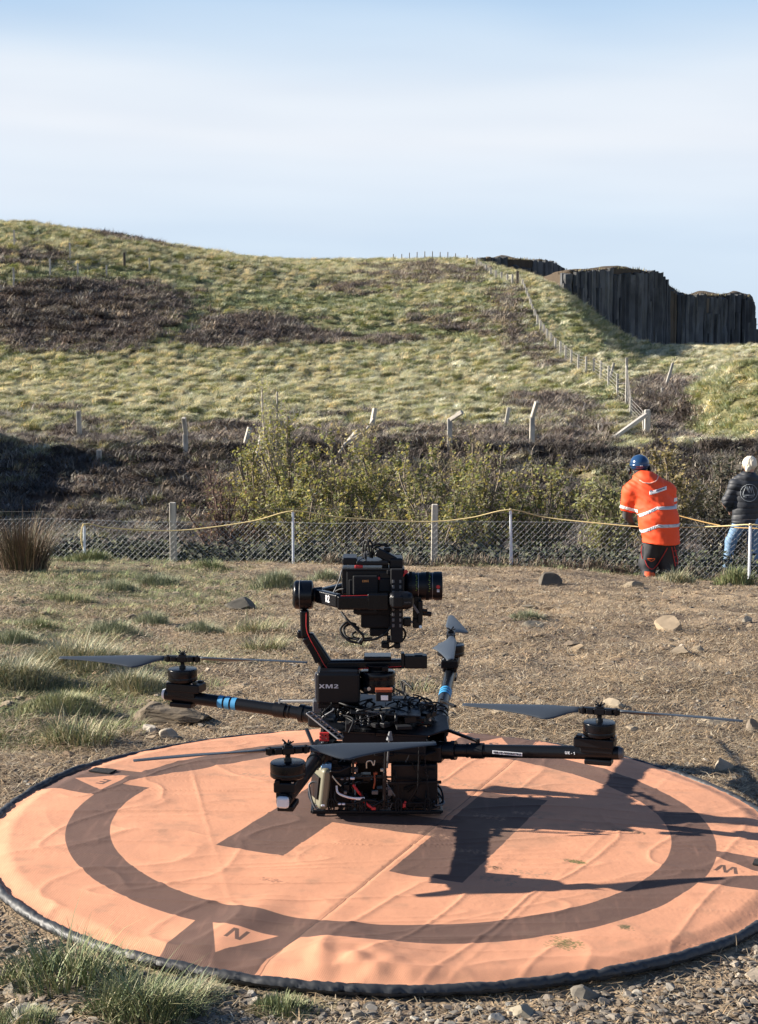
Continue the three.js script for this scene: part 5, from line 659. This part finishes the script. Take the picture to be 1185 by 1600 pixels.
// ---------------------------------------------------------------- cinema camera
const cam = thing('cinema_camera', 'black cinema camera with a large lens held in the gimbal', 'camera'); cam.position.copy(DC0);
{
  const P = (zx, zy, dz = 0) => L(430 + zx / 3.95, 830 + zy / 3.95, dz), bx = (x0, y0, x1, y1, dz, dep, r = .004) => { const a = P(x0, y0, dz), b = P(x1, y1, dz); return box((a.x + b.x) / 2, (a.y + b.y) / 2, a.z - dep / 2, Math.abs(b.x - a.x), Math.abs(a.y - b.y), dep, r); };
  const body = part('camera_body', [bx(440, 240, 800, 400, .06, .12, .006), bx(412, 235, 450, 390, .05, .1, .004)], M.black, cam);
  const sp = part('side_panel', [bx(480, 275, 636, 396, .078, .02, .005), bx(455, 300, 482, 396, .07, .014, .003)], M.matte, body); part('display_bar', Array.from({ length: 5 }, (_, k) => bx(540 + k * 8, 300, 545 + k * 8, 316, .0785, .002, .0005)), M.copper, sp); part('panel_groove', [285, 340, 365, 385].map((y) => bx(488, y, 628, y + 3, .0787, .002, .0005)), M.black, sp);
  part('battery_plate', [bx(414, 165, 505, 210, .05, .1, .005), bx(500, 186, 700, 212, .055, .11, .004)], M.black, cam);
  part('lower_module', [bx(482, 480, 640, 515, .09, .02, .01), bx(500, 400, 720, 520, .05, .1, .006), bx(530, 510, 716, 600, .045, .09, .006), bx(585, 600, 700, 650, .04, .07, .005)], M.matte, cam);
  part('top_handle', [bx(660, 150, 700, 245, .03, .05, .004), bar(P(625, 120, .02), P(745, 185, .02), .04, .028, .005), bx(705, 168, 790, 232, .045, .09, .006), bx(664, 102, 716, 132, .02, .04, .006), bx(680, 128, 700, 150, .015, .03, .003)], M.black, cam);
  part('cage_rail', [bx(412, 232, 800, 246, .065, .012, .003), bx(640, 292, 715, 375, .07, .02, .004), bx(690, 240, 748, 270, .07, .03, .003)], M.matte, cam);
  part('red_lock', [bx(490, 208, 542, 232, .056, .03, .004), bx(500, 232, 510, 250, .057, .006, .002)], M.red, cam); part('red_lock', [bx(634, 282, 648, 300, .071, .01, .002)], M.red, cam);
  part('red_lever', [cyl(P(780, 288, .07), P(806, 252, .07), .003, .0035, 8), cyl(P(808, 250, .062), P(808, 250, .076), .0065, .0065, 12)], M.red, cam);
  // cables on the top and loops below
  const cb = (m, r, ...pts) => part('cable', tube(pts.map(([x, y, z]) => P(x, y, z)), r, 36, 6), m, cam);
  cb(M.cable, .003, [545, 170, .02], [545, 90, .02], [555, 60, .02], [572, 62, .03], [580, 110, .03], [590, 165, .03]); cb(M.cable, .0032, [560, 170, .0], [563, 100, .01], [580, 55, .02], [598, 75, .02], [600, 130, .02]); cb(M.cable, .003, [600, 165, .02], [600, 100, .03], [620, 85, .03], [650, 80, .03], [690, 95, .02]); cb(M.cable, .003, [612, 150, .03], [605, 110, .035], [640, 95, .03], [680, 78, .02], [700, 95, .01]); cb(M.grey, .0022, [540, 165, .03], [520, 180, .04], [510, 200, .05], [560, 180, .05]);
  for (const [x, y] of [[552, 150], [566, 140], [583, 146]]) part('cable_plug', bx(x - 5, y - 16, x + 6, y + 16, .03, .01, .002), M.grey, cam);
  cb(M.cable, .0042, [410, 500, .07], [440, 540, .1], [500, 600, .11], [545, 650, .11], [530, 700, .1]); cb(M.cable, .0042, [540, 690, .1], [470, 680, .1], [415, 640, .09], [405, 600, .08], [440, 565, .08], [500, 575, .06]); cb(M.cable, .0038, [515, 670, .1], [440, 650, .08], [425, 600, .06], [460, 575, .05], [520, 600, .04]); cb(M.cable, .004, [545, 675, .1], [620, 665, .1], [680, 630, .09], [720, 580, .08]); cb(M.cable, .0035, [500, 620, .06], [475, 640, .06], [500, 660, .07], [600, 660, .05]); cb(M.grey, .0022, [412, 240, .04], [400, 290, .05], [380, 340, .05], [360, 380, .05]); cb(M.cable, .0035, [360, 380, .03], [400, 360, .04], [430, 355, .05], [450, 340, .05]); cb(M.cable, .0035, [790, 600, .06], [805, 630, .05], [790, 670, .03], [720, 715, .04], [690, 720, .03]);
  part('cable_joint', cyl(P(520, 690, .1), P(540, 665, .1), .008, .007, 10), M.cable, cam);
  // lens: stepped barrel along the optical axis
  const a = P(790, 338, 0), ln = (x) => (x - 790) / 3.95 / 501 , lp = [[0, 790], [.041, 792], [.041, 826], [.0445, 830], [.0445, 862], [.0415, 866], [.0425, 876], [.0425, 900], [.044, 904], [.044, 960], [.0425, 964], [.0425, 980], [.0455, 986], [.0455, 1030], [.0425, 1034], [.040, 1034], [.034, 1022], [.03, 1010]].map(([r, x]) => new THREE.Vector2(r, ln(x) * 1.0));
  const lg = new THREE.LatheGeometry(lp, 48); lg.rotateZ(-Math.PI / 2); lg.translate(a.x, a.y, 0); const lens = part('lens_barrel', lg, M.black, cam);
  const gl = new THREE.SphereGeometry(.06, 24, 10, 0, 6.3, 0, .53); gl.rotateZ(-Math.PI / 2); gl.translate(a.x + ln(1012) - .05, a.y, 0); part('front_glass', gl, M.lens, lens);
  for (const [x, r] of [[884, .0432], [972, .0434]]) { const t = new THREE.TorusGeometry(r, .0009, 6, 48); t.rotateY(Math.PI / 2); t.translate(a.x + ln(x), a.y, 0); part('focus_ring', t, M.alu, lens); }
  for (const [x, r, n] of [[844, .0447, 26], [930, .0443, 30]]) { const teeth = []; for (let k = 0; k < n * 2; k++) { const q = k / (n * 2) * 6.283, g = new THREE.BoxGeometry(.009, .002, .0022); g.translate(0, r, 0); g.rotateX(q); g.translate(a.x + ln(x) + (x < 900 ? -.004 : .006), a.y, 0); teeth.push(g); } part('gear_teeth', teeth, M.matte, lens); }
  const mark = (x, sz, list) => part('scale_marks', list.map((q, k) => { const g = new THREE.BoxGeometry(sz * (k % 2 ? .6 : 1), .0004, .0018); g.translate(0, x < 900 ? .0428 : .0444, 0); g.rotateX(q); g.translate(a.x + ln(x) + (k % 3) * .0012, a.y, 0); return g; }), M.green, lens); mark(870, .004, [.55, .68, .8, .95, 1.1, 1.22, 1.35, 1.5, 1.62, 1.75]); mark(950, .005, [.4, .55, .72, .85, 1, 1.15, 1.3, 1.45, 1.6, 1.8]);
  const rd = new THREE.CylinderGeometry(.006, .006, .0012, 16); rd.rotateX(Math.PI / 2); rd.translate(a.x + ln(1006), a.y + .004, .0455); part('red_badge', rd, M.red, lens); part('badge_marks', [box(a.x + ln(1006), a.y - .006, .0455, .008, .003, .001, .0004), box(a.x + ln(1006), a.y - .011, .0445, .008, .003, .001, .0004)], M.label, lens);
  // lens support, follow focus motors, rods
  part('lens_support', [bx(852, 385, 905, 560, .03, .05, .004), bx(850, 540, 908, 600, .035, .05, .004), bx(880, 430, 912, 570, .05, .02, .004)], M.black, cam); part('support_plate', [bar(P(845, 445, .056), P(885, 505, .056), .004, .008, .001)], M.grey, cam);
  part('focus_motor', [cyl(P(905, 505, .02), P(965, 512, .02), .0075, .0075, 14), cyl(P(900, 490, .04), P(940, 492, .04), .006, .006, 12), bx(790, 535, 840, 590, .05, .03, .005)], M.black, cam); part('support_rod', [cyl(P(700, 560, .03), P(900, 560, .03), .004, .004, 10), cyl(P(700, 560, -.03), P(900, 560, -.03), .004, .004, 10)], M.grey, cam); part('bolt', [cyl(P(898, 590, .036), P(898, 590, .04), .005, .005, 10)], M.steel, cam);
  part('battery_pack', [bx(640, 250, 715, 300, .062, .1, .004)], M.black, cam);
  part('control_button', [[495, 405], [560, 480], [540, 480], [575, 482]].map(([x, y]) => bx(x, y, x + 7, y + 4, .0915, .003, .001)), M.grey, cam);
}
// ---------------------------------------------------------------- people (distance fields meshed with surface nets)
seed = 1011;
function nets(f, mn, mx, cell) {
  const n = [0, 1, 2].map((k) => Math.ceil((mx[k] - mn[k]) / cell) + 1), [nx, ny, nz] = n, F = new Float32Array(nx * ny * nz), id = (i, j, k) => (k * ny + j) * nx + i;
  for (let K = 0; K < nz; K += 4) for (let J = 0; J < ny; J += 4) for (let I = 0; I < nx; I += 4) { // blocks far from the surface are filled with one value
    const m = f(mn[0] + (I + 1.5) * cell, mn[1] + (J + 1.5) * cell, mn[2] + (K + 1.5) * cell), far = Math.abs(m) > cell * 4.2 + .012;
    for (let k = K; k < Math.min(nz, K + 4); k++) for (let j = J; j < Math.min(ny, J + 4); j++) for (let i = I; i < Math.min(nx, I + 4); i++) F[id(i, j, k)] = far ? m : f(mn[0] + i * cell, mn[1] + j * cell, mn[2] + k * cell);
  }
  const vid = new Int32Array(nx * ny * nz).fill(-1), pos = [], idx = [], C = [[0, 0, 0], [1, 0, 0], [0, 1, 0], [1, 1, 0], [0, 0, 1], [1, 0, 1], [0, 1, 1], [1, 1, 1]], E = [[0, 1], [2, 3], [4, 5], [6, 7], [0, 2], [1, 3], [4, 6], [5, 7], [0, 4], [1, 5], [2, 6], [3, 7]];
  for (let k = 0; k < nz - 1; k++) for (let j = 0; j < ny - 1; j++) for (let i = 0; i < nx - 1; i++) { const v = C.map(([a, b, c]) => F[id(i + a, j + b, k + c)]); let s = 0; for (const q of v) if (q < 0) s++; if (!s || s === 8) continue; let x = 0, y = 0, z = 0, m = 0; for (const [a, b] of E) if ((v[a] < 0) !== (v[b] < 0)) { const t = v[a] / (v[a] - v[b]); x += lerp(C[a][0], C[b][0], t); y += lerp(C[a][1], C[b][1], t); z += lerp(C[a][2], C[b][2], t); m++; } vid[id(i, j, k)] = pos.length / 3; pos.push(mn[0] + (i + x / m) * cell, mn[1] + (j + y / m) * cell, mn[2] + (k + z / m) * cell); }
  const quad = (a, b, c, d, flip) => { if (a < 0 || b < 0 || c < 0 || d < 0) return; if (flip) idx.push(a, c, b, a, d, c); else idx.push(a, b, c, a, c, d); };
  for (let k = 1; k < nz - 1; k++) for (let j = 1; j < ny - 1; j++) for (let i = 1; i < nx - 1; i++) { const o = F[id(i, j, k)] < 0; if (o !== F[id(i + 1, j, k)] < 0) quad(vid[id(i, j - 1, k - 1)], vid[id(i, j, k - 1)], vid[id(i, j, k)], vid[id(i, j - 1, k)], !o); if (o !== F[id(i, j + 1, k)] < 0) quad(vid[id(i - 1, j, k - 1)], vid[id(i, j, k - 1)], vid[id(i, j, k)], vid[id(i - 1, j, k)], o); if (o !== F[id(i, j, k + 1)] < 0) quad(vid[id(i - 1, j - 1, k)], vid[id(i, j - 1, k)], vid[id(i, j, k)], vid[id(i - 1, j, k)], !o); }
  const g = new THREE.BufferGeometry(); g.setAttribute('position', new THREE.Float32BufferAttribute(pos, 3)); g.setIndex(idx); g.computeVertexNormals(); return g;
}
const cap = (ax, ay, az, bx, by, bz, r0, r1 = r0, sz = 1) => (x, y, z) => { const X = bx - ax, Y = by - ay, Z = (bz - az) / sz, px = x - ax, py = y - ay, pz = (z - az) / sz, t = Math.max(0, Math.min(1, (px * X + py * Y + pz * Z) / (X * X + Y * Y + Z * Z + 1e-9))); return Math.hypot(px - X * t, py - Y * t, pz - Z * t) - (r0 + (r1 - r0) * t); };
const ell = (cx, cy, cz, rx, ry, rz) => (x, y, z) => { const q = Math.hypot((x - cx) / rx, (y - cy) / ry, (z - cz) / rz); return (q - 1) * Math.min(rx, ry, rz); };
const smin = (a, b, k) => { const h = Math.max(k - Math.abs(a - b), 0) / k; return Math.min(a, b) - h * h * k * .25; };
const join = (k, ...fs) => (x, y, z) => { let d = fs[0](x, y, z); for (let i = 1; i < fs.length; i++) d = smin(d, fs[i](x, y, z), k); return d; };
const front = (f, x, y) => { for (let z = .6; z > -.6; z -= .004) if (f(x, y, z) < 0) return z; return 0; };
function hand(w, d, nrm, curl, mir) { // palm, four unequal bent fingers and a thumb leaving the side of the palm
  d = d.clone().normalize(); nrm = nrm.clone().normalize(); const s = d.clone().cross(nrm).multiplyScalar(mir), P = (a, b, c) => w.clone().addScaledVector(d, a).addScaledVector(s, b).addScaledVector(nrm, c), fs = [], c = (p, q, r0, r1) => fs.push(cap(p.x, p.y, p.z, q.x, q.y, q.z, r0, r1));
  c(P(0, 0, 0), P(.05, .018, 0), .021, .02); c(P(.01, 0, 0), P(.078, -.018, 0), .018, .015); c(P(.04, .015, 0), P(.082, .02, 0), .018, .014);
  [[.028, .078, .9], [.009, .086, 1], [-.010, .08, .95], [-.028, .062, .8]].forEach(([o, L2, k]) => { let p = P(.082 * (.9 + .1 * k), o, 0), a = .15; for (let j = 0; j < 3; j++) { const l = L2 * [.45, .32, .23][j]; a += curl * [.7, 1, .8][j]; const q = p.clone().addScaledVector(d, Math.cos(a) * l).addScaledVector(nrm, Math.sin(a) * l); c(p, q, .0095 - j * .0007, .0088 - j * .0008); p = q; } });
  c(P(.018, .024, .004), P(.05, .052, .02), .0115, .0105); c(P(.05, .052, .02), P(.078, .055, .038), .0105, .009);
  return join(.006, ...fs);
}
function head(c, yaw, tilt) { // skull, jaw, nose, ears, brow, neck is added by the body; returns field in body space
  const cy = Math.cos(yaw), sy = Math.sin(yaw), ct = Math.cos(tilt), st = Math.sin(tilt); const f0 = join(.02, ell(0, .02, 0, .075, .105, .092), ell(0, -.05, -.035, .052, .06, .055), cap(0, .008, -.09, 0, -.03, -.108, .010, .015), cap(-.04, .02, -.078, .04, .02, -.078, .012), ell(0, -.062, -.08, .026, .010, .014)), ears = (x, y, z) => Math.min(ell(.078, -.005, .008, .012, .032, .02)(x, y, z), ell(-.078, -.005, .008, .012, .032, .02)(x, y, z)), sock = (x, y, z) => Math.min(ell(.03, .0, -.088, .016, .012, .014)(x, y, z), ell(-.03, .0, -.088, .016, .012, .014)(x, y, z));
  return (x, y, z) => { let X = x - c.x, Y = y - c.y, Z = z - c.z; const x1 = X * cy - Z * sy, z1 = X * sy + Z * cy, y2 = Y * ct - z1 * st, z2 = Y * st + z1 * ct; return smin(Math.max(f0(x1, y2, z2), -sock(x1, y2, z2)), ears(x1, y2, z2), .01); };
}
function eyes(parent, c, yaw, tilt, mouthC) { const e = new THREE.Group(); for (const s of [-1, 1]) { const g = new THREE.SphereGeometry(.012, 12, 8); g.translate(s * .03, 0, -.078); g.rotateX(tilt); g.rotateY(-yaw); g.translate(c.x, c.y, c.z); part('eye', g, std([.6, .58, .55], .3), parent); } const g = box(0, -.062, -.094, .04, .006, .004, .002); g.rotateX(tilt); g.rotateY(-yaw); g.translate(c.x, c.y, c.z); part('mouth', g, std([.35, .12, .1], .6), parent); }
const colour = (g, fn) => { const p = g.attributes.position, c = new Float32Array(p.count * 3); for (let i = 0; i < p.count; i++) c.set(fn(p.getX(i), p.getY(i), p.getZ(i)), i * 3); g.setAttribute('color', new THREE.BufferAttribute(c, 3)); return g; };
const skinM = std(0xffffff, .65, 0, { vertexColors: true }), fabN = tex(256, (u, v) => .5 + .5 * pfbm(u * 12, v * 12, 12, 4));
const SKIN = [.50, .30, .22];
{ // person in the orange jacket, bent over the rope
  const D = 17.62, o = at(1022, 800, D), gy = H(o.x, -D), p0 = V(o.x, gy, -D), t = thing('person', 'person in a bright orange reflective jacket and blue helmet bending over the rope', 'person'); t.position.copy(p0);
  const k = D / FPX * 1.006, X = (zx) => (zx / 7.275 + 960 - 1022) * k, Y = (zy) => at(1022, zy / 7.275 + 700, D).y - gy;
  const yH = Y(1080), hc = V(X(322), Y(245), -.26);
  // trousers, boots, neck, head and hands: one body
  const hipY = Y(1020), kneeY = Math.max(.3, hipY * .5);
  const legL = join(.05, cap(X(470), hipY - .05, -.02, X(400), kneeY, -.06, .125, .1), cap(X(400), kneeY, -.06, X(405), .09, .03, .1, .075)), legR = join(.05, cap(X(620), hipY - .05, -.02, X(630), kneeY, -.05, .13, .105), cap(X(630), kneeY, -.05, X(625), .09, .03, .105, .08));
  const boots = join(.03, cap(X(415), .05, .06, X(405), .04, -.13, .055, .045), cap(X(600), .05, .06, X(612), .04, -.13, .055, .045));
  const foreL = join(.02, cap(X(190), Y(715), -.2, X(200), Y(800), -.30, .066, .056), cap(X(200), Y(800), -.30, X(255), Y(885), -.36, .054, .04)), foreR = cap(X(655), Y(700), -.28, X(520), Y(880), -.42, .055, .04);
  const wl = V(X(255), Y(885), -.36), wr_ = V(X(520), Y(880), -.42), hL = hand(wl, V(.45, -.5, -.3), V(.3, -.3, .9), 1.0, 1), hR = hand(wr_, V(-.6, -.35, -.2), V(-.3, -.3, .9), 1.0, -1), hd = head(hc, .25, -.55);
  const torso = cap(X(545), hipY + .02, -.02, X(400), Y(520), -.14, .12, .12), neck = cap(X(380), Y(430), -.16, hc.x, hc.y - .05, hc.z + .03, .07, .06);
  const body = join(.03, legL, legR, boots, torso, neck);
  const bf = (x, y, z) => smin(Math.min(smin(body(x, y, z), hd(x, y, z), .03), foreL(x, y, z), foreR(x, y, z)), Math.min(hL(x, y, z), hR(x, y, z)), .012) + (y < hipY ? .006 * vn(x * 16 + z * 9, y * 13) : 0);
  const bodyG = colour(nets(bf, [-.6, -.02, -.75], [.5, 1.75, .4], .011), (x, y, z) => { if (y < .11) return [.02, .02, .022]; if (x < X(470) && x > X(350) && z > -.02 && y > Y(1475) && y < Y(1398) - .25 * Math.max(0, x - X(400))) return [.78, .11, .03]; if (Math.hypot(x - hc.x, y - hc.y, z - hc.z) < .155 && y > Y(400)) return z > hc.z - .01 ? [.015, .015, .02] : SKIN; if (y > Y(920) && y < Y(690) && (x < X(280) || z < -.22)) return y < Y(880) ? [.03, .03, .032] : [.075, .075, .08]; return [.012, .013, .018]; });
  const B = part('body', bodyG, skinM, t); eyes(B, hc, .25, .55);
  // jacket
  const jack = join(.06, cap(X(545), Y(1090), .0, X(520), Y(820), -.04, .212, .215, .85), cap(X(520), Y(820), -.04, X(440), Y(560), -.13, .215, .215, .82), cap(X(250), Y(520), -.15, X(600), Y(500), -.15, .105, .1), cap(X(210), Y(520), -.16, X(192), Y(690), -.19, .10, .086), cap(X(640), Y(510), -.17, X(672), Y(700), -.26, .095, .085), ell(X(400), Y(400), -.17, .16, .10, .15), ell(X(370), Y(350), -.17, .105, .085, .12));
  const fold = (x, y, z) => .012 * (1 - Math.abs(vn(x * 5 - y * 4 + 3, y * 15 + x * 9))) ** 2 * (x < X(560) ? 1 : .35) + .004 * vn(x * 22, y * 22 + z * 10);
  const jf = (x, y, z) => Math.max(jack(x, y, z) - fold(x, y, z), (yH - .01 * Math.sin(x * 9)) - y, x < X(285) ? Y(745) - y - (x - X(190)) * .2 : -1, Math.hypot(x - hc.x, y - hc.y - .02, z - hc.z) < .1 ? .01 : -1);
  const box3 = [[-.55, .3, -.55], [.5, 1.6, .32]];
  const orangeM = std([.90, .08, .015], .7), refl = std([.52, .57, .62], .4), whiteM = std([.78, .79, .8], .6);
  const J = part('jacket', nets(jf, ...box3, .0095), orangeM, t);
  const layer = (name, cond, off, mat, parent = J, cell = .0085) => part(name, nets((x, y, z) => Math.max(jf(x, y, z) - off, -(jf(x, y, z) + .004), cond(x, y, z)), ...box3, cell), mat, parent);
  const drop = (x) => .52 * Math.max(0, X(470) - x);
  layer('reflective_band', (x, y, z) => Math.max(Math.abs(y - (Y(672) - drop(x))) - .021, X(275) - x), .006, refl); layer('reflective_band', (x, y, z) => Math.max(Math.abs(y - (Y(872) - drop(x) * .9)) - .021, X(250) - x), .006, refl);
  layer('cuff_band', (x, y, z) => Math.max(Math.abs(y - (Y(705) - (x - X(190)) * .25)) - .02, x - X(275)), .006, whiteM); layer('cuff_band', (x, y, z) => Math.max(Math.abs(y - Y(600)) - .025, X(692) - x), .006, whiteM);
  const tilt = (x) => (x - X(490)) * .28; layer('name_patch', (x, y, z) => Math.max(Math.abs(y - (Y(483) + tilt(x))) - .022, Math.abs(x - X(492)) - .108, -.1 - z), .006, whiteM, J, .007);
  const ink = std([.12, .13, .2], .8); layer('patch_print', (x, y, z) => Math.max(-.1 - z, Math.min(Math.abs(Math.hypot(x - X(408), y - Y(490)) - .013) - .003, Math.max(Math.abs(y - (Y(478) + tilt(x))) - .007 - .003 * Math.sin(x * 700), Math.abs(x - X(515)) - .058))), .0085, ink, J, .005);
  const poly = (pts) => (x, y) => { let m = 9; for (let i = 0; i < pts.length - 1; i++) { const [ax, ay] = pts[i], [bx2, by] = pts[i + 1], X2 = bx2 - ax, Y2 = by - ay, q = Math.max(0, Math.min(1, ((x - ax) * X2 + (y - ay) * Y2) / (X2 * X2 + Y2 * Y2))); m = Math.min(m, Math.hypot(x - ax - X2 * q, y - ay - Y2 * q)); } return m; };
  const trim = poly([[290, 370], [330, 395], [400, 400], [460, 380], [500, 345], [515, 320]].map(([a, b]) => [X(a), Y(b)])); layer('hood_trim', (x, y, z) => Math.max(trim(x, y) - .006, -.2 - z), .006, std([.85, .5, .4], .6), J, .006);
  // helmet
  const hh = V(hc.x, hc.y + .02, hc.z), hel = (x, y, z) => { const a = ell(hh.x, hh.y + .03, hh.z, .112, .105, .128)(x, y, z), q = ell(hh.x, hh.y + .02, hh.z, .098, .092, .114)(x, y, z), rim = Math.max(ell(hh.x, hh.y + .02, hh.z, .117, .12, .134)(x, y, z), Math.abs(y - (hh.y + .012)) - .009); return Math.max(Math.min(a, rim), -q, hh.y - .055 - .25 * (z - hh.z) * -1 - y); };
  const He = part('helmet', nets(hel, [hh.x - .16, hh.y - .15, hh.z - .18], [hh.x + .16, hh.y + .17, hh.z + .18], .006), std([.015, .05, .13], .2), t); part('helmet_buckle', box(hh.x, hh.y + .012, hh.z + .135, .03, .014, .006, .002), std([.5, .52, .55], .4), He); part('ear_cup', [new THREE.SphereGeometry(.04, 14, 10).scale(.55, 1, .8).translate(hh.x + .115, hh.y - .03, hh.z - .01), new THREE.SphereGeometry(.04, 14, 10).scale(.55, 1, .8).translate(hh.x - .112, hh.y - .06, hh.z - .01)], M.black, He);
  // harness loops on the trousers
  const red = std([.45, .03, .03], .6), web = (pts) => tube(pts.map(([a, b]) => { const x = X(a), y = Y(b); return V(x, y, Math.max(-.1, front(bf, x, y)) + .006); }), .0055, 40, 5);
  part('harness_strap', web([[322, 1110], [315, 1180], [330, 1260]]), red, t); part('harness_strap', web([[350, 1265], [385, 1340], [430, 1368], [480, 1345], [530, 1270], [570, 1180], [595, 1120]]), red, t); part('harness_strap', web([[640, 1110], [665, 1200], [690, 1300], [700, 1335]]), red, t); part('harness_strap', web([[672, 1105], [705, 1200], [730, 1280], [725, 1325]]), red, t); for (const y of [1160, 1230, 1300]) part('harness_strap', web([[650 + (y - 1110) * .2, y], [700 + (y - 1110) * .2, y]]), red, t);
  part('pocket_trim', web([[375, 1250], [420, 1252], [462, 1250], [425, 1280], [380, 1252]]), std([.8, .13, .03], .6), t);
}
{ // person in the black quilted jacket and jeans beyond the fence
  const D = 20.2, o = at(1168, 800, D), gy = H(o.x, -D), t = thing('person', 'person with pale tied up hair in a black quilted jacket and light blue jeans', 'person'); t.position.set(o.x, gy, -D);
  const k = D / FPX * 1.006, X = (zx) => (zx / 8 + 1095 - 1168) * k, Y = (zy) => at(1168, zy / 8 + 700, D).y - gy, hc = V(X(600), Y(225), -.02), hipY = Y(930);
  const legL = join(.04, cap(X(500), hipY, 0, X(395), Y(1170), -.03, .1, .075), cap(X(395), Y(1170), -.03, X(285), .09, .05, .074, .05)), legR = join(.04, cap(X(660), hipY, 0, X(680), Y(1180), -.03, .11, .075), cap(X(680), Y(1180), -.03, X(690), .09, .03, .074, .05)), boots = join(.02, cap(X(285), .045, .06, X(275), .04, -.12, .045, .038), cap(X(690), .045, .05, X(700), .04, -.13, .045, .038));
  const torso = cap(X(575), hipY, 0, X(575), Y(430), 0, .1, .09), neck = cap(hc.x, Y(350), .01, hc.x, hc.y - .04, 0, .055, .05), foreL = cap(X(315), Y(690), -.05, X(390), Y(780), -.17, .045, .034), foreR = cap(X(830), Y(690), -.05, X(770), Y(790), -.19, .045, .034), hd = head(hc, -.45, .05), hL = hand(V(X(390), Y(780), -.17), V(.6, -.4, -.5), V(.4, -.2, .8), .6, 1), hR = hand(V(X(770), Y(790), -.19), V(-.6, -.35, -.5), V(-.4, -.2, .8), .6, -1);
  const body = join(.05, legL, legR, boots, torso, neck), bf = (x, y, z) => smin(Math.min(smin(body(x, y, z), hd(x, y, z), .025), foreL(x, y, z), foreR(x, y, z)), Math.min(hL(x, y, z), hR(x, y, z)), .012) + (y < hipY ? .004 * (1 - Math.abs(vn(x * 9, y * 26))) : 0);
  const g = colour(nets(bf, [-.55, -.02, -.4], [.55, 1.9, .35], .011), (x, y, z) => { if (y < .1) return [.05, .04, .035]; if (y < hipY + .06 && !(z < -.1 && Math.abs(x) > .1 && y > Y(900))) return [.13, .235, .37]; return SKIN; });
  const B = part('body', g, skinM, t); eyes(B, hc, -.45, -.05);
  const jack = join(.05, cap(X(565), Y(900), 0, X(575), Y(720), 0, .185, .175, .72), cap(X(575), Y(720), 0, X(575), Y(480), 0, .175, .185, .7), cap(X(440), Y(450), 0, X(720), Y(450), 0, .085, .085), cap(X(420), Y(470), 0, X(335), Y(660), -.01, .083, .068), cap(X(335), Y(660), -.01, X(390), Y(765), -.14, .066, .05), cap(X(740), Y(470), 0, X(820), Y(660), -.01, .083, .068), cap(X(820), Y(660), -.01, X(770), Y(775), -.16, .066, .05), ell(X(570), Y(350), .02, .125, .06, .095));
  const jf = (x, y, z) => { const q = 1 - Math.abs(Math.sin(y * 46 + 2.4 * vn(x * 4, y * 3) + x * 2)); return Math.max(jack(x, y, z) + .009 * q * q * q - .004 * vn(x * 20, y * 20), Y(945) - y, Math.hypot(x - hc.x, y - hc.y + .02, z - hc.z) < .088 ? .01 : -1); }, bb = [[-.5, .6, -.32], [.55, 1.66, .3]];
  const J = part('jacket', nets(jf, ...bb, .009), std([.02, .024, .032], .6), t);
  const S = (a, b) => { const x = X(a), y = Y(b); return V(x, y, front(jf, x, y) + .003); }, pr = std([.34, .37, .40], .7), ring = []; for (let i = 0; i < 40; i++) { const q = i / 40 * 6.283; ring.push(S(575 + 105 * Math.cos(q), 550 + 105 * Math.sin(q))); }
  part('back_emblem', [tube(ring, .0032, 80, 4, true), tube([S(498, 570), S(512, 520), S(532, 470)], .004, 12, 4), tube([S(532, 470), S(550, 510), S(566, 545)], .004, 12, 4), tube([S(566, 545), S(570, 500), S(573, 465)], .004, 12, 4), tube([S(573, 465), S(590, 510), S(600, 545)], .004, 12, 4), tube([S(600, 545), S(602, 500), S(606, 468)], .004, 12, 4), tube([S(606, 468), S(620, 520), S(640, 575)], .004, 12, 4), tube([S(545, 470), S(562, 510), S(580, 550)], .003, 12, 4), tube([S(492, 580), S(560, 580), S(645, 578)], .005, 16, 4), tube([S(500, 600), S(520, 600), S(548, 604)], .006, 10, 4), tube([S(560, 600), S(590, 602), S(635, 598)], .004, 10, 4)], pr, J);
  // hair tied in a low bun, loose strands
  const hair = (x, y, z) => { const d = join(.02, ell(hc.x, hc.y + .035, hc.z + .015, .093, .10, .105), ell(X(560), Y(262), hc.z + .095, .038, .036, .034))(x, y, z); return Math.max(d + .006 * vn(x * 60 + z * 40, y * 26), Math.hypot((x - hc.x - .04) / .075, (y - hc.y + .03) / .1, (z - hc.z + .09) / .07) - 1 < 0 ? .02 : -1, hc.y - .075 - y); };
  const Hh = part('hair', nets(hair, [hc.x - .15, hc.y - .12, hc.z - .15], [hc.x + .15, hc.y + .16, hc.z + .18], .007), std([.66, .60, .48], .7), t); for (let i = 0; i < 5; i++) part('hair_strand', tube([V(hc.x - .07, hc.y - .03 + i * .008, .05), V(hc.x - .11, hc.y - .035 + i * .01, .05), V(hc.x - .16 - rnd() * .03, hc.y - .03 + i * .012, .04)], .0022, 10, 4), std([.66, .60, .48], .7), Hh);
}
// ----------------------------------------------------------------
scene.traverse((o) => { if (o.isMesh) { o.castShadow = true; o.receiveShadow = true; } });
renderer.render(scene, camera);
